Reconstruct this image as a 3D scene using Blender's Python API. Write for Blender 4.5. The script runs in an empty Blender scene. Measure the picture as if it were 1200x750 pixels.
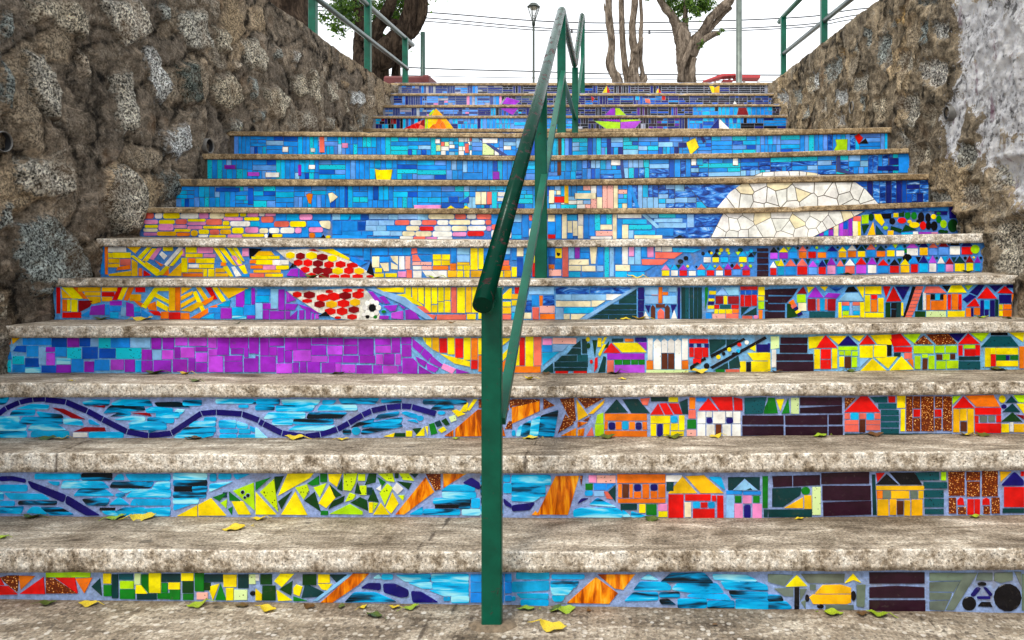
import bpy, math, random
import numpy as np
from mathutils import Vector, Matrix, noise
R = math.radians
rng = random.Random(11)
scene = bpy.context.scene
COL = scene.collection
F, CX, CY = 850.0, 719.0, 275.0          # focal length (px of a 1200 px wide picture) and the point the stairs run towards
XL, XR = -2.494, 1.805                   # inner faces of the two side walls

def at(px, py, Y):
    return Vector(((px - CX) * Y / F, Y, (CY - py) * Y / F))
def lerp(pts, x):
    if x <= pts[0][0]: return pts[0][1]
    for (a, u), (b, v) in zip(pts, pts[1:]):
        if x <= b: return u + (v - u) * (x - a) / (b - a)
    return pts[-1][1]
def lin(c):
    c = c / 255.0
    return c / 12.92 if c <= 0.04045 else ((c + 0.055) / 1.055) ** 2.4
def hexc(h, mul=1.0):
    return tuple(min(1, lin(int(h[i:i + 2], 16)) * mul) for i in (0, 2, 4))

# ------------------------------------------------------------------ naming helpers
def tag(o, label=None, cat=None, group=None, kind=None):
    if label: o['label'] = label
    if cat: o['category'] = cat
    if group: o['group'] = group
    if kind: o['kind'] = kind
    return o
def empty(name, loc=(0, 0, 0)):
    o = bpy.data.objects.new(name, None); COL.objects.link(o); o.location = loc; o.empty_display_size = .1
    return o
def link(name, me, parent=None):
    o = bpy.data.objects.new(name, me); COL.objects.link(o)
    if parent:
        o.parent = parent
        o.matrix_parent_inverse = Matrix.Translation(-Vector(parent.location))
    return o
class MB:
    """collects polygons; build() links them as one mesh object"""
    def __init__(s): s.v, s.f, s.m, s.c, s.r = [], [], [], [], []
    def face(s, idx, m=0, c=(1, 1, 1), r=0.0): s.f.append(idx); s.m.append(m); s.c.append(c); s.r.append(r)
    def box(s, x0, x1, y0, y1, z0, z1, m=0):
        b = len(s.v)
        s.v += [(x0, y0, z0), (x1, y0, z0), (x1, y1, z0), (x0, y1, z0), (x0, y0, z1), (x1, y0, z1), (x1, y1, z1), (x0, y1, z1)]
        for q in ((0, 3, 2, 1), (4, 5, 6, 7), (0, 1, 5, 4), (1, 2, 6, 5), (2, 3, 7, 6), (3, 0, 4, 7)):
            s.face([b + i for i in q], m)
    def tube(s, pts, radii, n=14, m=0, cap=True, wob=0.0, seed=0):
        pts = [Vector(p) for p in pts]
        rings = []
        up = None
        for i, p in enumerate(pts):
            d = (pts[min(i + 1, len(pts) - 1)] - pts[max(i - 1, 0)]).normalized()
            if up is None:
                up = Vector((0, 1, 0)) if abs(d.y) < .8 else Vector((0, 0, 1))
            a = d.cross(up).normalized(); b2 = a.cross(d).normalized(); up = b2
            ring = []
            for k in range(n):
                t = 2 * math.pi * k / n
                dr = a * math.cos(t) + b2 * math.sin(t)
                rr = radii[i]
                if wob:
                    q = Vector((math.cos(t) * 1.6, math.sin(t) * 1.6, 0)) + Vector((seed * 7.1, 0, i * .22))
                    rr *= 1 + wob * noise.noise(q) * 1.3 + wob * .6 * noise.noise(q * 3.1)
                s.v.append(tuple(p + dr * rr)); ring.append(len(s.v) - 1)
            rings.append(ring)
        for A, B in zip(rings, rings[1:]):
            for k in range(n):
                s.face([A[k], A[(k + 1) % n], B[(k + 1) % n], B[k]], m)
        if cap:
            s.face(rings[0][::-1], m); s.face(rings[-1], m)
    def build(s, name, mats, parent=None, smooth=False, attrs=False):
        me = bpy.data.meshes.new(name)
        me.from_pydata(s.v, [], s.f)
        for mt in (mats if isinstance(mats, (list, tuple)) else [mats]): me.materials.append(mt)
        me.polygons.foreach_set('material_index', s.m)
        if smooth: me.polygons.foreach_set('use_smooth', [True] * len(s.f))
        if attrs:
            a = me.attributes.new('tint', 'FLOAT_COLOR', 'FACE')
            a.data.foreach_set('color', [x for c in s.c for x in (*c, 1.0)])
            b = me.attributes.new('rnd', 'FLOAT', 'FACE')
            b.data.foreach_set('value', s.r)
        me.update()
        return link(name, me, parent)
def smooth_path(P, n=6):
    """Catmull-Rom through (x,y,z,r) points"""
    P = [np.array(p, float) for p in P]
    Q = [2 * P[0] - P[1]] + P + [2 * P[-1] - P[-2]]
    out = []
    for i in range(1, len(Q) - 2):
        for k in range(n):
            t = k / n
            out.append(.5 * ((2 * Q[i]) + (-Q[i-1] + Q[i+1]) * t + (2*Q[i-1] - 5*Q[i] + 4*Q[i+1] - Q[i+2]) * t*t + (-Q[i-1] + 3*Q[i] - 3*Q[i+1] + Q[i+2]) * t**3))
    out.append(P[-1])
    return [tuple(o[:3]) for o in out], [max(.002, float(o[3])) for o in out]

# ------------------------------------------------------------------ materials
def new_mat(name):
    m = bpy.data.materials.new(name); m.use_nodes = True
    nt = m.node_tree; nt.nodes.clear()
    out = nt.nodes.new('ShaderNodeOutputMaterial'); b = nt.nodes.new('ShaderNodeBsdfPrincipled')
    nt.links.new(b.outputs[0], out.inputs[0])
    return m, nt, b
class N:
    def __init__(s, nt): s.nt = nt
    def n(s, t, **kw):
        x = s.nt.nodes.new(t)
        for k, v in kw.items(): setattr(x, k, v)
        return x
    def l(s, a, b): s.nt.links.new(a, b)
    def coord(s, scale=(1, 1, 1), rnd=False, kind='Object'):
        tc = s.n('ShaderNodeTexCoord'); mp = s.n('ShaderNodeMapping'); mp.inputs['Scale'].default_value = scale
        s.l(tc.outputs[kind], mp.inputs[0])
        if rnd:
            at_ = s.n('ShaderNodeAttribute', attribute_name='rnd')
            cb = s.n('ShaderNodeCombineXYZ')
            m1 = s.n('ShaderNodeMath', operation='MULTIPLY'); m1.inputs[1].default_value = 37.0
            s.l(at_.outputs['Fac'], m1.inputs[0])
            for i in range(3): s.l(m1.outputs[0], cb.inputs[i])
            s.l(cb.outputs[0], mp.inputs['Location'])
        return mp.outputs[0]
    def noise(s, vec, scale, detail=4, rough=.6, dist=0.0):
        x = s.n('ShaderNodeTexNoise'); x.inputs['Scale'].default_value = scale; x.inputs['Detail'].default_value = detail
        x.inputs['Roughness'].default_value = rough; x.inputs['Distortion'].default_value = dist
        s.l(vec, x.inputs['Vector']); return x.outputs['Fac']
    def vor(s, vec, scale, feature='F1', out='Distance'):
        x = s.n('ShaderNodeTexVoronoi', feature=feature); x.inputs['Scale'].default_value = scale
        s.l(vec, x.inputs['Vector']); return x.outputs[out]
    def ramp(s, fac, stops, interp='LINEAR'):
        x = s.n('ShaderNodeValToRGB'); x.color_ramp.interpolation = interp
        e = x.color_ramp.elements
        while len(e) < len(stops): e.new(.5)
        for el, (p, c) in zip(e, stops): el.position = p; el.color = (*c, 1)
        s.l(fac, x.inputs[0]); return x.outputs[0]
    def mix(s, fac, a, b, mode='MIX'):
        x = s.n('ShaderNodeMix', data_type='RGBA', blend_type=mode)
        for sock, v in ((x.inputs[0], fac), (x.inputs[6], a), (x.inputs[7], b)):
            if hasattr(v, 'is_output'): s.l(v, sock)
            elif isinstance(v, (int, float)): sock.default_value = v
            else: sock.default_value = (*v, 1)
        return x.outputs[2]
    def math(s, op, a, b=0.0, c=None, clamp=False):
        x = s.n('ShaderNodeMath', operation=op, use_clamp=clamp)
        for i, v in enumerate((a, b) if c is None else (a, b, c)):
            if hasattr(v, 'is_output'): s.l(v, x.inputs[i])
            else: x.inputs[i].default_value = v
        return x.outputs[0]
    def attr(s, name, out='Fac'): return s.n('ShaderNodeAttribute', attribute_name=name).outputs[out]
    def bump(s, h, strength, dist, bsdf, prev=None):
        x = s.n('ShaderNodeBump'); x.inputs['Strength'].default_value = strength; x.inputs['Distance'].default_value = dist
        s.l(h, x.inputs['Height'])
        if prev is not None: s.l(prev, x.inputs['Normal'])
        if bsdf is not None: s.l(x.outputs[0], bsdf.inputs['Normal'])
        return x.outputs[0]
G3 = lambda v: (v, v, v)

def tile_mats():
    out = []
    def base(name, rough=.22):
        m, nt, b = new_mat(name); n = N(nt)
        b.inputs['Roughness'].default_value = rough
        b.inputs['Specular IOR Level'].default_value = .28
        v = n.coord(rnd=True)
        n.bump(n.noise(v, 45, 3), .25, .004, b)
        out.append(m); return m, nt, b, n
    def dirt(n, col):
        v = n.coord()
        f = n.ramp(n.noise(v, 55, 6, .75), [(.60, G3(0)), (.70, G3(1))])
        return n.mix(n.math('MULTIPLY', f, .55), col, (.10, .085, .07))
    # 0 plain glazed
    m, nt, b, n = base('tile_plain_glaze'); v = n.coord(rnd=True)
    f = n.ramp(n.noise(v, 15, 5, .6), [(.32, G3(.66)), (.66, G3(1.16))])
    n.l(dirt(n, n.mix(1.0, n.attr('tint', 'Color'), f, 'MULTIPLY')), b.inputs['Base Color'])
    # 1 cyan water streaks
    m, nt, b, n = base('tile_water_streaks', .15); v = n.coord((5, 5, 34), True)
    f = n.noise(v, 1.2, 3, .55, .5)
    f = n.math('ADD', f, n.math('MULTIPLY', n.math('SUBTRACT', n.attr('rnd'), .42), .30))
    c = n.ramp(f, [(.34, (.003, .010, .016)), (.41, (.0, .08, .18)), (.47, (.0, .30, .66)), (.60, (.0, .52, .92)), (.72, (.35, .82, .95))])
    n.l(c, b.inputs['Base Color'])
    # 2 blue marble clouds
    m, nt, b, n = base('tile_blue_marble', .18); v = n.coord((8, 8, 22), True)
    f = n.noise(v, 1.6, 5, .6, 1.4)
    c = n.ramp(f, [(.36, (.002, .02, .16)), (.50, (.01, .10, .52)), (.60, (.06, .32, .85)), (.74, (.65, .82, .98))])
    n.l(dirt(n, c), b.inputs['Base Color'])
    # 3 amber speckled glass
    m, nt, b, n = base('tile_amber_speckle', .2); v = n.coord(rnd=True)
    d = n.vor(v, 160); f = n.noise(v, 90, 3)
    c = n.ramp(n.math('ADD', d, n.math('MULTIPLY', f, .5)), [(.38, (1, .72, .30)), (.46, (.72, .26, .02)), (.58, (.30, .055, .006)), (.80, (.13, .02, .004))])
    n.l(c, b.inputs['Base Color'])
    # 4 speckled with dark dots
    m, nt, b, n = base('tile_dark_speckle', .25); v = n.coord(rnd=True)
    d = n.math('ADD', n.vor(v, 95), n.math('MULTIPLY', n.noise(v, 60, 3), .55))
    f = n.ramp(d, [(.42, G3(.10)), (.50, G3(1))])
    n.l(n.mix(1.0, n.attr('tint', 'Color'), f, 'MULTIPLY'), b.inputs['Base Color'])
    # 5 orange glass with upright streaks
    m, nt, b, n = base('tile_orange_streaks', .15); v = n.coord((40, 40, 7), True)
    f = n.noise(v, 1.0, 4, .6, .8)
    c = n.ramp(f, [(.36, (.30, .045, .0)), (.48, (.75, .16, .0)), (.60, (.95, .36, .005)), (.74, (1, .65, .08))])
    n.l(c, b.inputs['Base Color'])
    # 6 grout, tinted per panel
    m, nt, b = new_mat('tile_grout'); n = N(nt); v = n.coord()
    b.inputs['Roughness'].default_value = .9
    f = n.ramp(n.noise(v, 60, 6, .7), [(.3, G3(.55)), (.7, G3(1.25))])
    g = n.mix(1.0, n.attr('tint', 'Color'), f, 'MULTIPLY')
    f2 = n.ramp(n.noise(v, 9, 5, .7), [(.52, G3(0)), (.64, G3(1))])
    n.l(n.mix(n.math('MULTIPLY', f2, .55), g, (.22, .19, .18)), b.inputs['Base Color'])
    n.bump(n.noise(v, 160, 4), .6, .004, b)
    out.append(m)
    return out
TM = tile_mats()

def concrete_mat(name, face_cols=None, pebbly=False):
    m, nt, b = new_mat(name); n = N(nt); v = n.coord()
    b.inputs['Roughness'].default_value = .92
    b.inputs['Specular IOR Level'].default_value = .2
    big = n.noise(v, 2.2, 6, .65, .4)
    st = n.noise(n.coord((1.6, 6, 6)), 2.4, 8, .75, .8)
    fine = n.noise(v, 120, 5, .75); mid = n.noise(v, 28, 5, .7)
    top = n.ramp(n.math('ADD', n.math('MULTIPLY', st, .65), n.math('MULTIPLY', big, .35)),
                 [(.37, (.09, .068, .048)), (.45, (.225, .183, .135)), (.53, (.39, .33, .255)), (.61, (.72, .65, .54))])
    face = n.ramp(n.math('ADD', n.math('MULTIPLY', mid, .6), n.math('MULTIPLY', big, .4)),
                  face_cols or [(.37, (.16, .118, .075)), (.44, (.42, .35, .265)), (.51, (.73, .655, .555)), (.60, (.90, .86, .78))])  # pale slab front, with frontal light painted into its colour
    e = n.attr('edge')
    e2 = n.math('ADD', e, n.math('MULTIPLY', n.math('SUBTRACT', mid, .55), .5), clamp=True)
    c = n.mix(e2, top, face)
    sp = n.ramp(fine, [(.36, G3(.30)), (.46, G3(.80)), (.55, G3(1.12)), (.66, G3(1.8))])
    c = n.mix(.85, c, sp, 'MULTIPLY')
    ag = n.vor(v, 130, out='Color'); sep = n.n('ShaderNodeSeparateColor'); n.l(ag, sep.inputs[0])
    pebd = n.math('GREATER_THAN', sep.outputs[0], .86); pebl = n.math('GREATER_THAN', sep.outputs[1], .84)
    near = n.ramp(n.math('ADD', n.vor(v, 130), n.math('MULTIPLY', fine, .5)), [(.50, G3(1)), (.66, G3(0))])
    c = n.mix(n.math('MULTIPLY', n.math('MULTIPLY', pebd, near), .75), c, (.055, .045, .04))
    c = n.mix(n.math('MULTIPLY', n.math('MULTIPLY', pebl, near), .32), c, (.66, .58, .46))
    if pebbly:
        pv = n.coord(); pc = n.n('ShaderNodeTexVoronoi', feature='F1'); pc.inputs['Scale'].default_value = 62; n.l(pv, pc.inputs['Vector'])
        s2 = n.n('ShaderNodeSeparateColor'); n.l(pc.outputs['Color'], s2.inputs[0])
        pcol = n.ramp(s2.outputs[0], [(.0, (.06, .05, .045)), (.3, (.20, .155, .11)), (.6, (.36, .29, .21)), (.85, (.60, .54, .45)), (1, (.78, .74, .68))])
        inn = n.ramp(pc.outputs['Distance'], [(.38, G3(1)), (.55, G3(0))])
        c = n.mix(n.math('MULTIPLY', inn, .62), c, pcol)
    ls = n.ramp(n.noise(n.coord((5, 1.2, 1.2)), 1.7, 6, .7, .6), [(.40, (.50, .44, .38)), (.50, (1, 1, 1))])
    c = n.mix(.42, c, ls, 'MULTIPLY')
    # brown dirt where a riser meets the tread, plus painted shade under the lip
    dk = n.math('ADD', n.attr('soil_shade'), n.math('MULTIPLY', n.math('SUBTRACT', big, .5), 1.2), clamp=True)
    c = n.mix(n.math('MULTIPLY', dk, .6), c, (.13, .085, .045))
    # dark gum spots
    sd = n.math('ADD', n.vor(n.coord((1, 1.5, 1)), 4.1), n.math('MULTIPLY', n.noise(v, 20, 3), .10))
    spot = n.ramp(sd, [(.115, G3(1)), (.15, G3(0))])
    c = n.mix(n.math('MULTIPLY', spot, .62), c, (.06, .052, .045))
    # cracks
    ck = n.math('ADD', n.attr('crack'), n.math('MULTIPLY', n.math('SUBTRACT', n.noise(v, 40, 4), .5), .02))
    cf = n.ramp(ck, [(.003, G3(1)), (.007, G3(0))])
    c = n.mix(n.math('MULTIPLY', cf, .8), c, (.05, .035, .025))
    n.l(c, b.inputs['Base Color'])
    nn = n.bump(n.math('SUBTRACT', mid, n.math('MULTIPLY', cf, .8)), .7, .012, None)
    n.bump(fine, .8, .004, b, nn)
    return m
CONC = concrete_mat('weathered_concrete')
CONC2 = concrete_mat('weathered_brown_concrete', [(.36, (.12, .078, .038)), (.47, (.30, .208, .110)), (.58, (.52, .39, .23))])

def wall_mat(name, mort, stone_shift, white=False):
    m, nt, b = new_mat(name); n = N(nt); v = n.coord()
    b.inputs['Roughness'].default_value = .95
    b.inputs['Specular IOR Level'].default_value = .15
    big = n.noise(v, 3.0, 6, .65, .5); mid = n.noise(v, 16, 6, .7, .4); fine = n.noise(v, 85, 5, .8)
    f = n.math('ADD', n.math('MULTIPLY', mid, .55), n.math('MULTIPLY', big, .45))
    mc = n.ramp(f, [(.36, tuple(x * .22 for x in mort)), (.46, tuple(x * .8 for x in mort)), (.54, tuple(x * 1.25 for x in mort)), (.64, tuple(x * 2.4 for x in mort))])
    mc = n.mix(.8, mc, n.ramp(fine, [(.36, G3(.30)), (.47, G3(.85)), (.56, G3(1.25)), (.66, G3(2.0))]), 'MULTIPLY')
    pit = n.math('ADD', n.noise(v, 7, 7, .8, 1.2), n.math('MULTIPLY', n.noise(v, 30, 4, .7), .25))
    mc = n.mix(n.ramp(pit, [(.50, G3(.85)), (.56, G3(0))]), mc, tuple(x * .30 for x in mort))
    mc = n.mix(n.ramp(n.noise(n.coord((1, .6, 1.5)), 5.5, 7, .75, 1.8), [(.57, G3(0)), (.64, G3(.75))]), mc, tuple(min(1, x * 2.2) for x in mort))
    rust = n.ramp(n.noise(v, 4.4, 5, .6), [(.60, G3(0)), (.72, G3(1))])
    mc = n.mix(n.math('MULTIPLY', rust, .5), mc, (.23, .12, .05))
    jt = n.attr('joint'); cell = n.attr('cell')
    jd = n.math('ADD', jt, n.math('MULTIPLY', n.math('SUBTRACT', mid, .5), .35))
    mc = n.mix(1.0, mc, n.ramp(jd, [(-.03, G3(.16)), (.05, G3(.72)), (.16, G3(1.12))]), 'MULTIPLY')
    mc = n.mix(1.0, mc, n.ramp(cell, [(0, (.74, .76, .80)), (.5, (1, 1, 1)), (1, (1.45, 1.38, 1.25))]), 'MULTIPLY')
    hs = n.math('MULTIPLY', n.ramp(jd, [(.10, G3(0)), (.22, G3(1))]), n.ramp(n.math('ADD', cell, n.math('MULTIPLY', n.math('SUBTRACT', n.noise(v, 8, 6, .75), .5), 2.2)), [(.52, G3(0)), (.66, G3(1))]))
    hsc = n.mix(1.0, n.ramp(cell, [(0, (.20, .19, .17)), (.6, (.33, .29, .23)), (1, (.40, .30, .18))]), n.ramp(fine, [(.40, G3(.12)), (.47, G3(.6)), (.53, G3(1.25)), (.62, G3(2.2))]), 'MULTIPLY')
    mc = n.mix(n.math('MULTIPLY', hs, .72), mc, hsc)
    # stones
    sdf = n.math('ADD', n.math('ADD', n.attr('stone'), n.math('MULTIPLY', n.math('SUBTRACT', mid, .5), .20)), n.math('MULTIPLY', n.math('SUBTRACT', fine, .5), .07))
    sm = n.ramp(n.math('MULTIPLY_ADD', sdf, -8.0, .5), [(.46, G3(0)), (.62, G3(1))])
    sm = n.math('MULTIPLY', sm, n.ramp(n.noise(v, 6.5, 7, .78, 1.0), [(.33, G3(.15)), (.40, G3(1))]))
    hue = n.attr('hue')
    sc = n.ramp(hue, [(0, (.10, .115, .10)), (.25, (.24, .27, .26)), (.5, (.36, .335, .28)), (.65, (.40, .35, .26)), (.8, (.46, .47, .46)), (1, (.42, .28, .12))])
    sc = n.mix(1.0, sc, n.ramp(fine, [(.40, G3(.04)), (.465, G3(.5)), (.52, G3(1.6)), (.59, G3(3.0))]), 'MULTIPLY')
    sc = n.mix(.8, sc, n.ramp(mid, [(.36, G3(.35)), (.58, G3(1.35))]), 'MULTIPLY')
    sc = n.mix(n.ramp(big, [(.5, G3(0)), (.62, G3(.55))]), sc, (.20, .12, .06))
    c = n.mix(sm, mc, sc)
    if white:
        wd = n.math('ADD', n.math('ADD', n.attr('white'), n.math('MULTIPLY', n.math('SUBTRACT', mid, .5), .34)), n.math('MULTIPLY', n.math('SUBTRACT', fine, .5), .16))
        wm = n.ramp(n.math('MULTIPLY_ADD', wd, -6.0, .5), [(.56, G3(0)), (.63, G3(1))])
        wc = n.ramp(n.math('ADD', n.math('MULTIPLY', n.noise(v, 34, 6, .75), .6), n.math('MULTIPLY', big, .4)), [(.37, (.10, .095, .10)), (.42, (.42, .415, .43)), (.47, (.80, .80, .83)), (.58, (.95, .94, .93))])
        pur = n.ramp(n.noise(n.coord((4, 4, 1.6)), 3.4, 4, .6), [(.60, G3(0)), (.66, G3(1))])
        wc = n.mix(n.math('MULTIPLY', pur, .6), wc, (.20, .06, .12))
        wc = n.mix(1.0, wc, n.ramp(jd, [(-.04, G3(.22)), (.0, G3(.7)), (.04, G3(1))]), 'MULTIPLY')
        flake = n.ramp(n.math('ADD', n.math('MULTIPLY', n.noise(v, 12, 8, .8, .8), .8), n.math('MULTIPLY', fine, .2)), [(.555, G3(1)), (.60, G3(.12))])
        c = n.mix(n.math('MULTIPLY', wm, flake), c, wc)
        # lime runs
        dr = n.ramp(n.noise(n.coord((1, 9, .7)), 2.6, 3, .5, .2), [(.66, G3(0)), (.70, G3(1))])
        c = n.mix(n.math('MULTIPLY', dr, .45), c, (.52, .46, .38))
    n.l(c, b.inputs['Base Color'])
    n1 = n.bump(n.math('ADD', mid, n.math('MULTIPLY', pit, .8)), 1.0, .05, None)
    n.bump(fine, 1.0, .008, b, n1)
    return m
WL = wall_mat('rubble_wall_dark', (.225, .180, .132), 0)
WR = wall_mat('rubble_wall_tan', (.285, .225, .150), 0, True)

def simple(name, col, rough=.6, metal=0.0, var=.25, scale=20, bump=.2, bd=.004, spec=.5):
    m, nt, b = new_mat(name); n = N(nt); v = n.coord()
    b.inputs['Roughness'].default_value = rough; b.inputs['Metallic'].default_value = metal
    b.inputs['Specular IOR Level'].default_value = spec
    f = n.ramp(n.noise(v, scale, 5, .65), [(.3, tuple(x * (1 - var) for x in col)), (.7, tuple(min(1, x * (1 + var)) for x in col))])
    n.l(f, b.inputs['Base Color'])
    if bump: n.bump(n.noise(v, scale * 2.5, 5, .7), bump, bd, b)
    return m
def green_paint(name, worn=.0, dark=.9, rough=.32):
    m, nt, b = new_mat(name); n = N(nt); v = n.coord((1, .45, 1))
    b.inputs['Specular IOR Level'].default_value = .07 if dark < .8 else .25
    g = n.ramp(n.noise(v, 9, 5, .6), [(.3, (.0, .060 * dark, .034 * dark)), (.7, (.0, .125 * dark, .072 * dark))])
    edge = n.noise(v, 26, 6, .75, .5)
    f = n.ramp(edge, [(.62 - worn, G3(0)), (.66 - worn, G3(1))])
    rust = n.ramp(n.noise(v, 90, 4), [(.35, (.022, .010, .010)), (.6, (.065, .028, .028)), (.75, (.16, .11, .11))])
    n.l(n.mix(f, g, rust), b.inputs['Base Color'])
    n.l(n.math('MULTIPLY_ADD', f, .25, rough), b.inputs['Roughness'])
    n.bump(n.math('MULTIPLY', f, -1), .4, .002, b)
    return m
GREEN = green_paint('green_gloss_paint', .0)
GREENW = green_paint('green_paint_worn_by_hands', .06, .34, .20)
# ------------------------------------------------------------------ the stairs: where each riser stands
YR = {1: 2.21, 2: 2.485, 3: 2.72, 4: 2.99, 5: 3.249, 6: 3.538, 7: 3.827, 8: 4.12, 9: 4.436, 10: 4.747,
      11: 6.95, 12: 7.27, 13: 7.55, 14: 7.86, 15: 8.16, 16: 8.46, 17: 8.80}
# line of the riser top (under the slab), of its foot, and of the slab's front edge, as seen along the step
TOP = {1: [(0, 671), (600, 671), (1200, 668)], 2: [(0, 553.5), (600, 555), (1200, 551.5)], 3: [(0, 465.5), (600, 466), (1200, 462)],
       4: [(0, 396), (600, 394.5), (1200, 389.5)], 5: [(66, 336), (600, 335.5), (1195, 333)], 6: [(120, 289), (600, 290), (900, 288), (1150, 284.5)],
       7: [(167, 249.5), (640, 251), (880, 250), (1120, 242)], 8: [(203, 218), (640, 217.5), (880, 215), (1090, 210.3)],
       9: [(243, 186.5), (640, 188), (880, 185), (1067, 179.5)], 10: [(272, 159), (640, 161.5), (880, 159), (1042, 155.6)],
       13: [(431, 138.6), (922, 137.6)], 14: [(440, 126), (918, 124.6)], 15: [(449, 112), (911, 112)], 16: [(457, 100), (904, 99.6)]}
BOT = {1: [(0, 702), (600, 709), (1200, 718)], 2: [(0, 605), (600, 607), (900, 607), (1200, 603.5)], 3: [(0, 513.5), (600, 513), (1200, 508)],
       4: [(0, 437.5), (600, 438), (1200, 433)], 5: [(66, 374.5), (600, 375), (1195, 371)], 6: [(120, 325), (600, 326), (900, 324), (1150, 319)],
       7: [(167, 277.5), (640, 281), (880, 279), (1120, 273.5)], 8: [(203, 243), (640, 245), (880, 244), (1090, 237)],
       9: [(243, 210), (640, 211.5), (880, 206.5), (1067, 203)], 10: [(272, 181), (640, 183), (880, 181), (1042, 176.5)],
       13: [(431, 152.5), (922, 151.3)], 14: [(440, 136.8), (918, 135.6)], 15: [(449, 124), (911, 122.6)], 16: [(457, 110.5), (904, 109.8)]}
EDGE = {1: [(0, 643), (600, 647), (1200, 643)], 2: [(0, 531), (600, 535), (1200, 528)], 3: [(0, 449), (600, 453), (1200, 447)],
        4: [(0, 382), (600, 383), (1200, 377)], 5: [(66, 326.5), (600, 328), (1195, 322.5)], 6: [(120, 279.5), (600, 281.8), (900, 279), (1150, 273.5)],
        7: [(167, 243), (600, 244.5), (880, 243.5), (1120, 236)], 8: [(203, 209.5), (600, 211.3), (880, 208), (1090, 203.5)],
        9: [(243, 180), (600, 182.5), (880, 179), (1067, 173.5)], 10: [(250, 153.5), (600, 156), (880, 153), (1060, 148.5)],
        13: [(431, 136), (922, 135)], 14: [(440, 123), (918, 122)], 15: [(449, 109.3), (911, 109.5)], 16: [(457, 97.3), (904, 96.8)]}
LIP = .016
def zline(tab, k, X, Y):
    px = CX + X * F / Y
    return (CY - lerp(tab[k], px)) * Y / F
def foot_z(k, X):           # height of the tread where riser k meets it
    if k == 11: return .668
    if k == 12: return .866
    if k == 17: return 1.775
    return zline(BOT, k, X, YR[k])
def edge_z(k, X):
    if k == 11: return .866
    if k == 12: return 1.062
    return zline(EDGE, k, X, YR[k] - LIP)
def under_z(k, X):
    if k in (11, 12): return edge_z(k, X) - .035
    return zline(TOP, k, X, YR[k] - LIP)

def make_step(k, name, parent):
    """one cast step: tread slab with a worn, rounded lip over a recessed riser block"""
    n = 260 if k < 7 else 150
    X = np.linspace(XL - .10, XR + .10, n)
    prof_rows, edge_rows, soil_shade_rows, crack_rows = [], [], [], []
    Yf, Yb = YR[k] - LIP, YR[k + 1] + .012
    for x in X:
        xe = min(max(x, XL), XR)
        zb, ze, zu = foot_z(k + 1, xe), edge_z(k, xe), under_z(k, xe)
        zc = foot_z(k, xe) - .05
        P = []
        wob = .005 * noise.noise(Vector((x * 4, k * 3.1, 0))) + .004 * noise.noise(Vector((x * 19, k, 4)))
        nick = max(0, noise.noise(Vector((x * 11, k * 9.3, 2))) - .38) * .05
        for t in [0, .05, .12, .25, .4, .55, .7, .82, .92, .985]:
            y = Yb + (Yf + .014 - Yb) * t
            z = zb + (ze - zb) * t + .0022 * noise.noise(Vector((x * 7, y * 11, k)))
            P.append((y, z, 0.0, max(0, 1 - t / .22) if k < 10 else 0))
        r = .0055
        for a in (15, 45, 75, 90):
            a = R(a)
            P.append((Yf + r - r * math.sin(a) + wob + nick, ze - r + r * math.cos(a) - nick * .7 + .003 * noise.noise(Vector((x * 60, k, 7))), 1.0 if a > R(16) else .3, 0))
        chip = max(0, noise.noise(Vector((x * 9, k * 5.7, 9))) - .35) * .012
        for t in (.35, .7, 1.0):
            z = (ze - r) + (zu - ze + r) * t
            P.append((Yf + wob + chip + nick * (1 - t) + .003 * noise.noise(Vector((x * 23, z * 40, k))), z, 1.0, .0 if t < .9 else .5))
        P.append((YR[k] + .014, zu + .001, .3, 1.0))  # last value darkens the underside: lip shade painted into the colour
        P.append((YR[k] + .014, zc, 0, 0)); P.append((Yb, zc, 0, 0))
        prof_rows.append(P)
    mb = MB(); m = len(prof_rows[0])
    for i, P in enumerate(prof_rows):
        for (y, z, e, s) in P: mb.v.append((X[i], y, z))
    for i in range(n - 1):
        for j in range(m):
            a, b = i * m + j, i * m + (j + 1) % m
            mb.face([a, b, b + m, a + m])
    mb.face([j for j in range(m)][::-1]); mb.face([(n - 1) * m + j for j in range(m)])
    o = mb.build(name, CONC if k < 7 else CONC2, parent, smooth=False)
    me = o.data
    me.polygons.foreach_set('use_smooth', [True] * (len(mb.f) - 2) + [False] * 2)
    for nm, idx in (('edge', 2), ('soil_shade', 3)):
        a = me.attributes.new(nm, 'FLOAT', 'POINT'); a.data.foreach_set('value', [q[idx] for P in prof_rows for q in P])
    a = me.attributes.new('crack', 'FLOAT', 'POINT')
    cx = CRACKS.get(k, [])
    vals = []
    for i, P in enumerate(prof_rows):
        for (y, z, e, s) in P:
            d = .5
            for (c0, sl) in cx: d = min(d, abs(X[i] - c0 - sl * (y - YR[k]) - .012 * noise.noise(Vector((y * 20, z * 20, c0)))))
            vals.append(d)
    a.data.foreach_set('value', vals)
    return o
CRACKS = {1: [(-.17 - .42, .1)], 2: [(-.30, .12), (-1.9, -.2)], 3: [(.55, .1)], 4: [(-1.2, .2)], 6: [(.9, .1)]}

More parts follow.
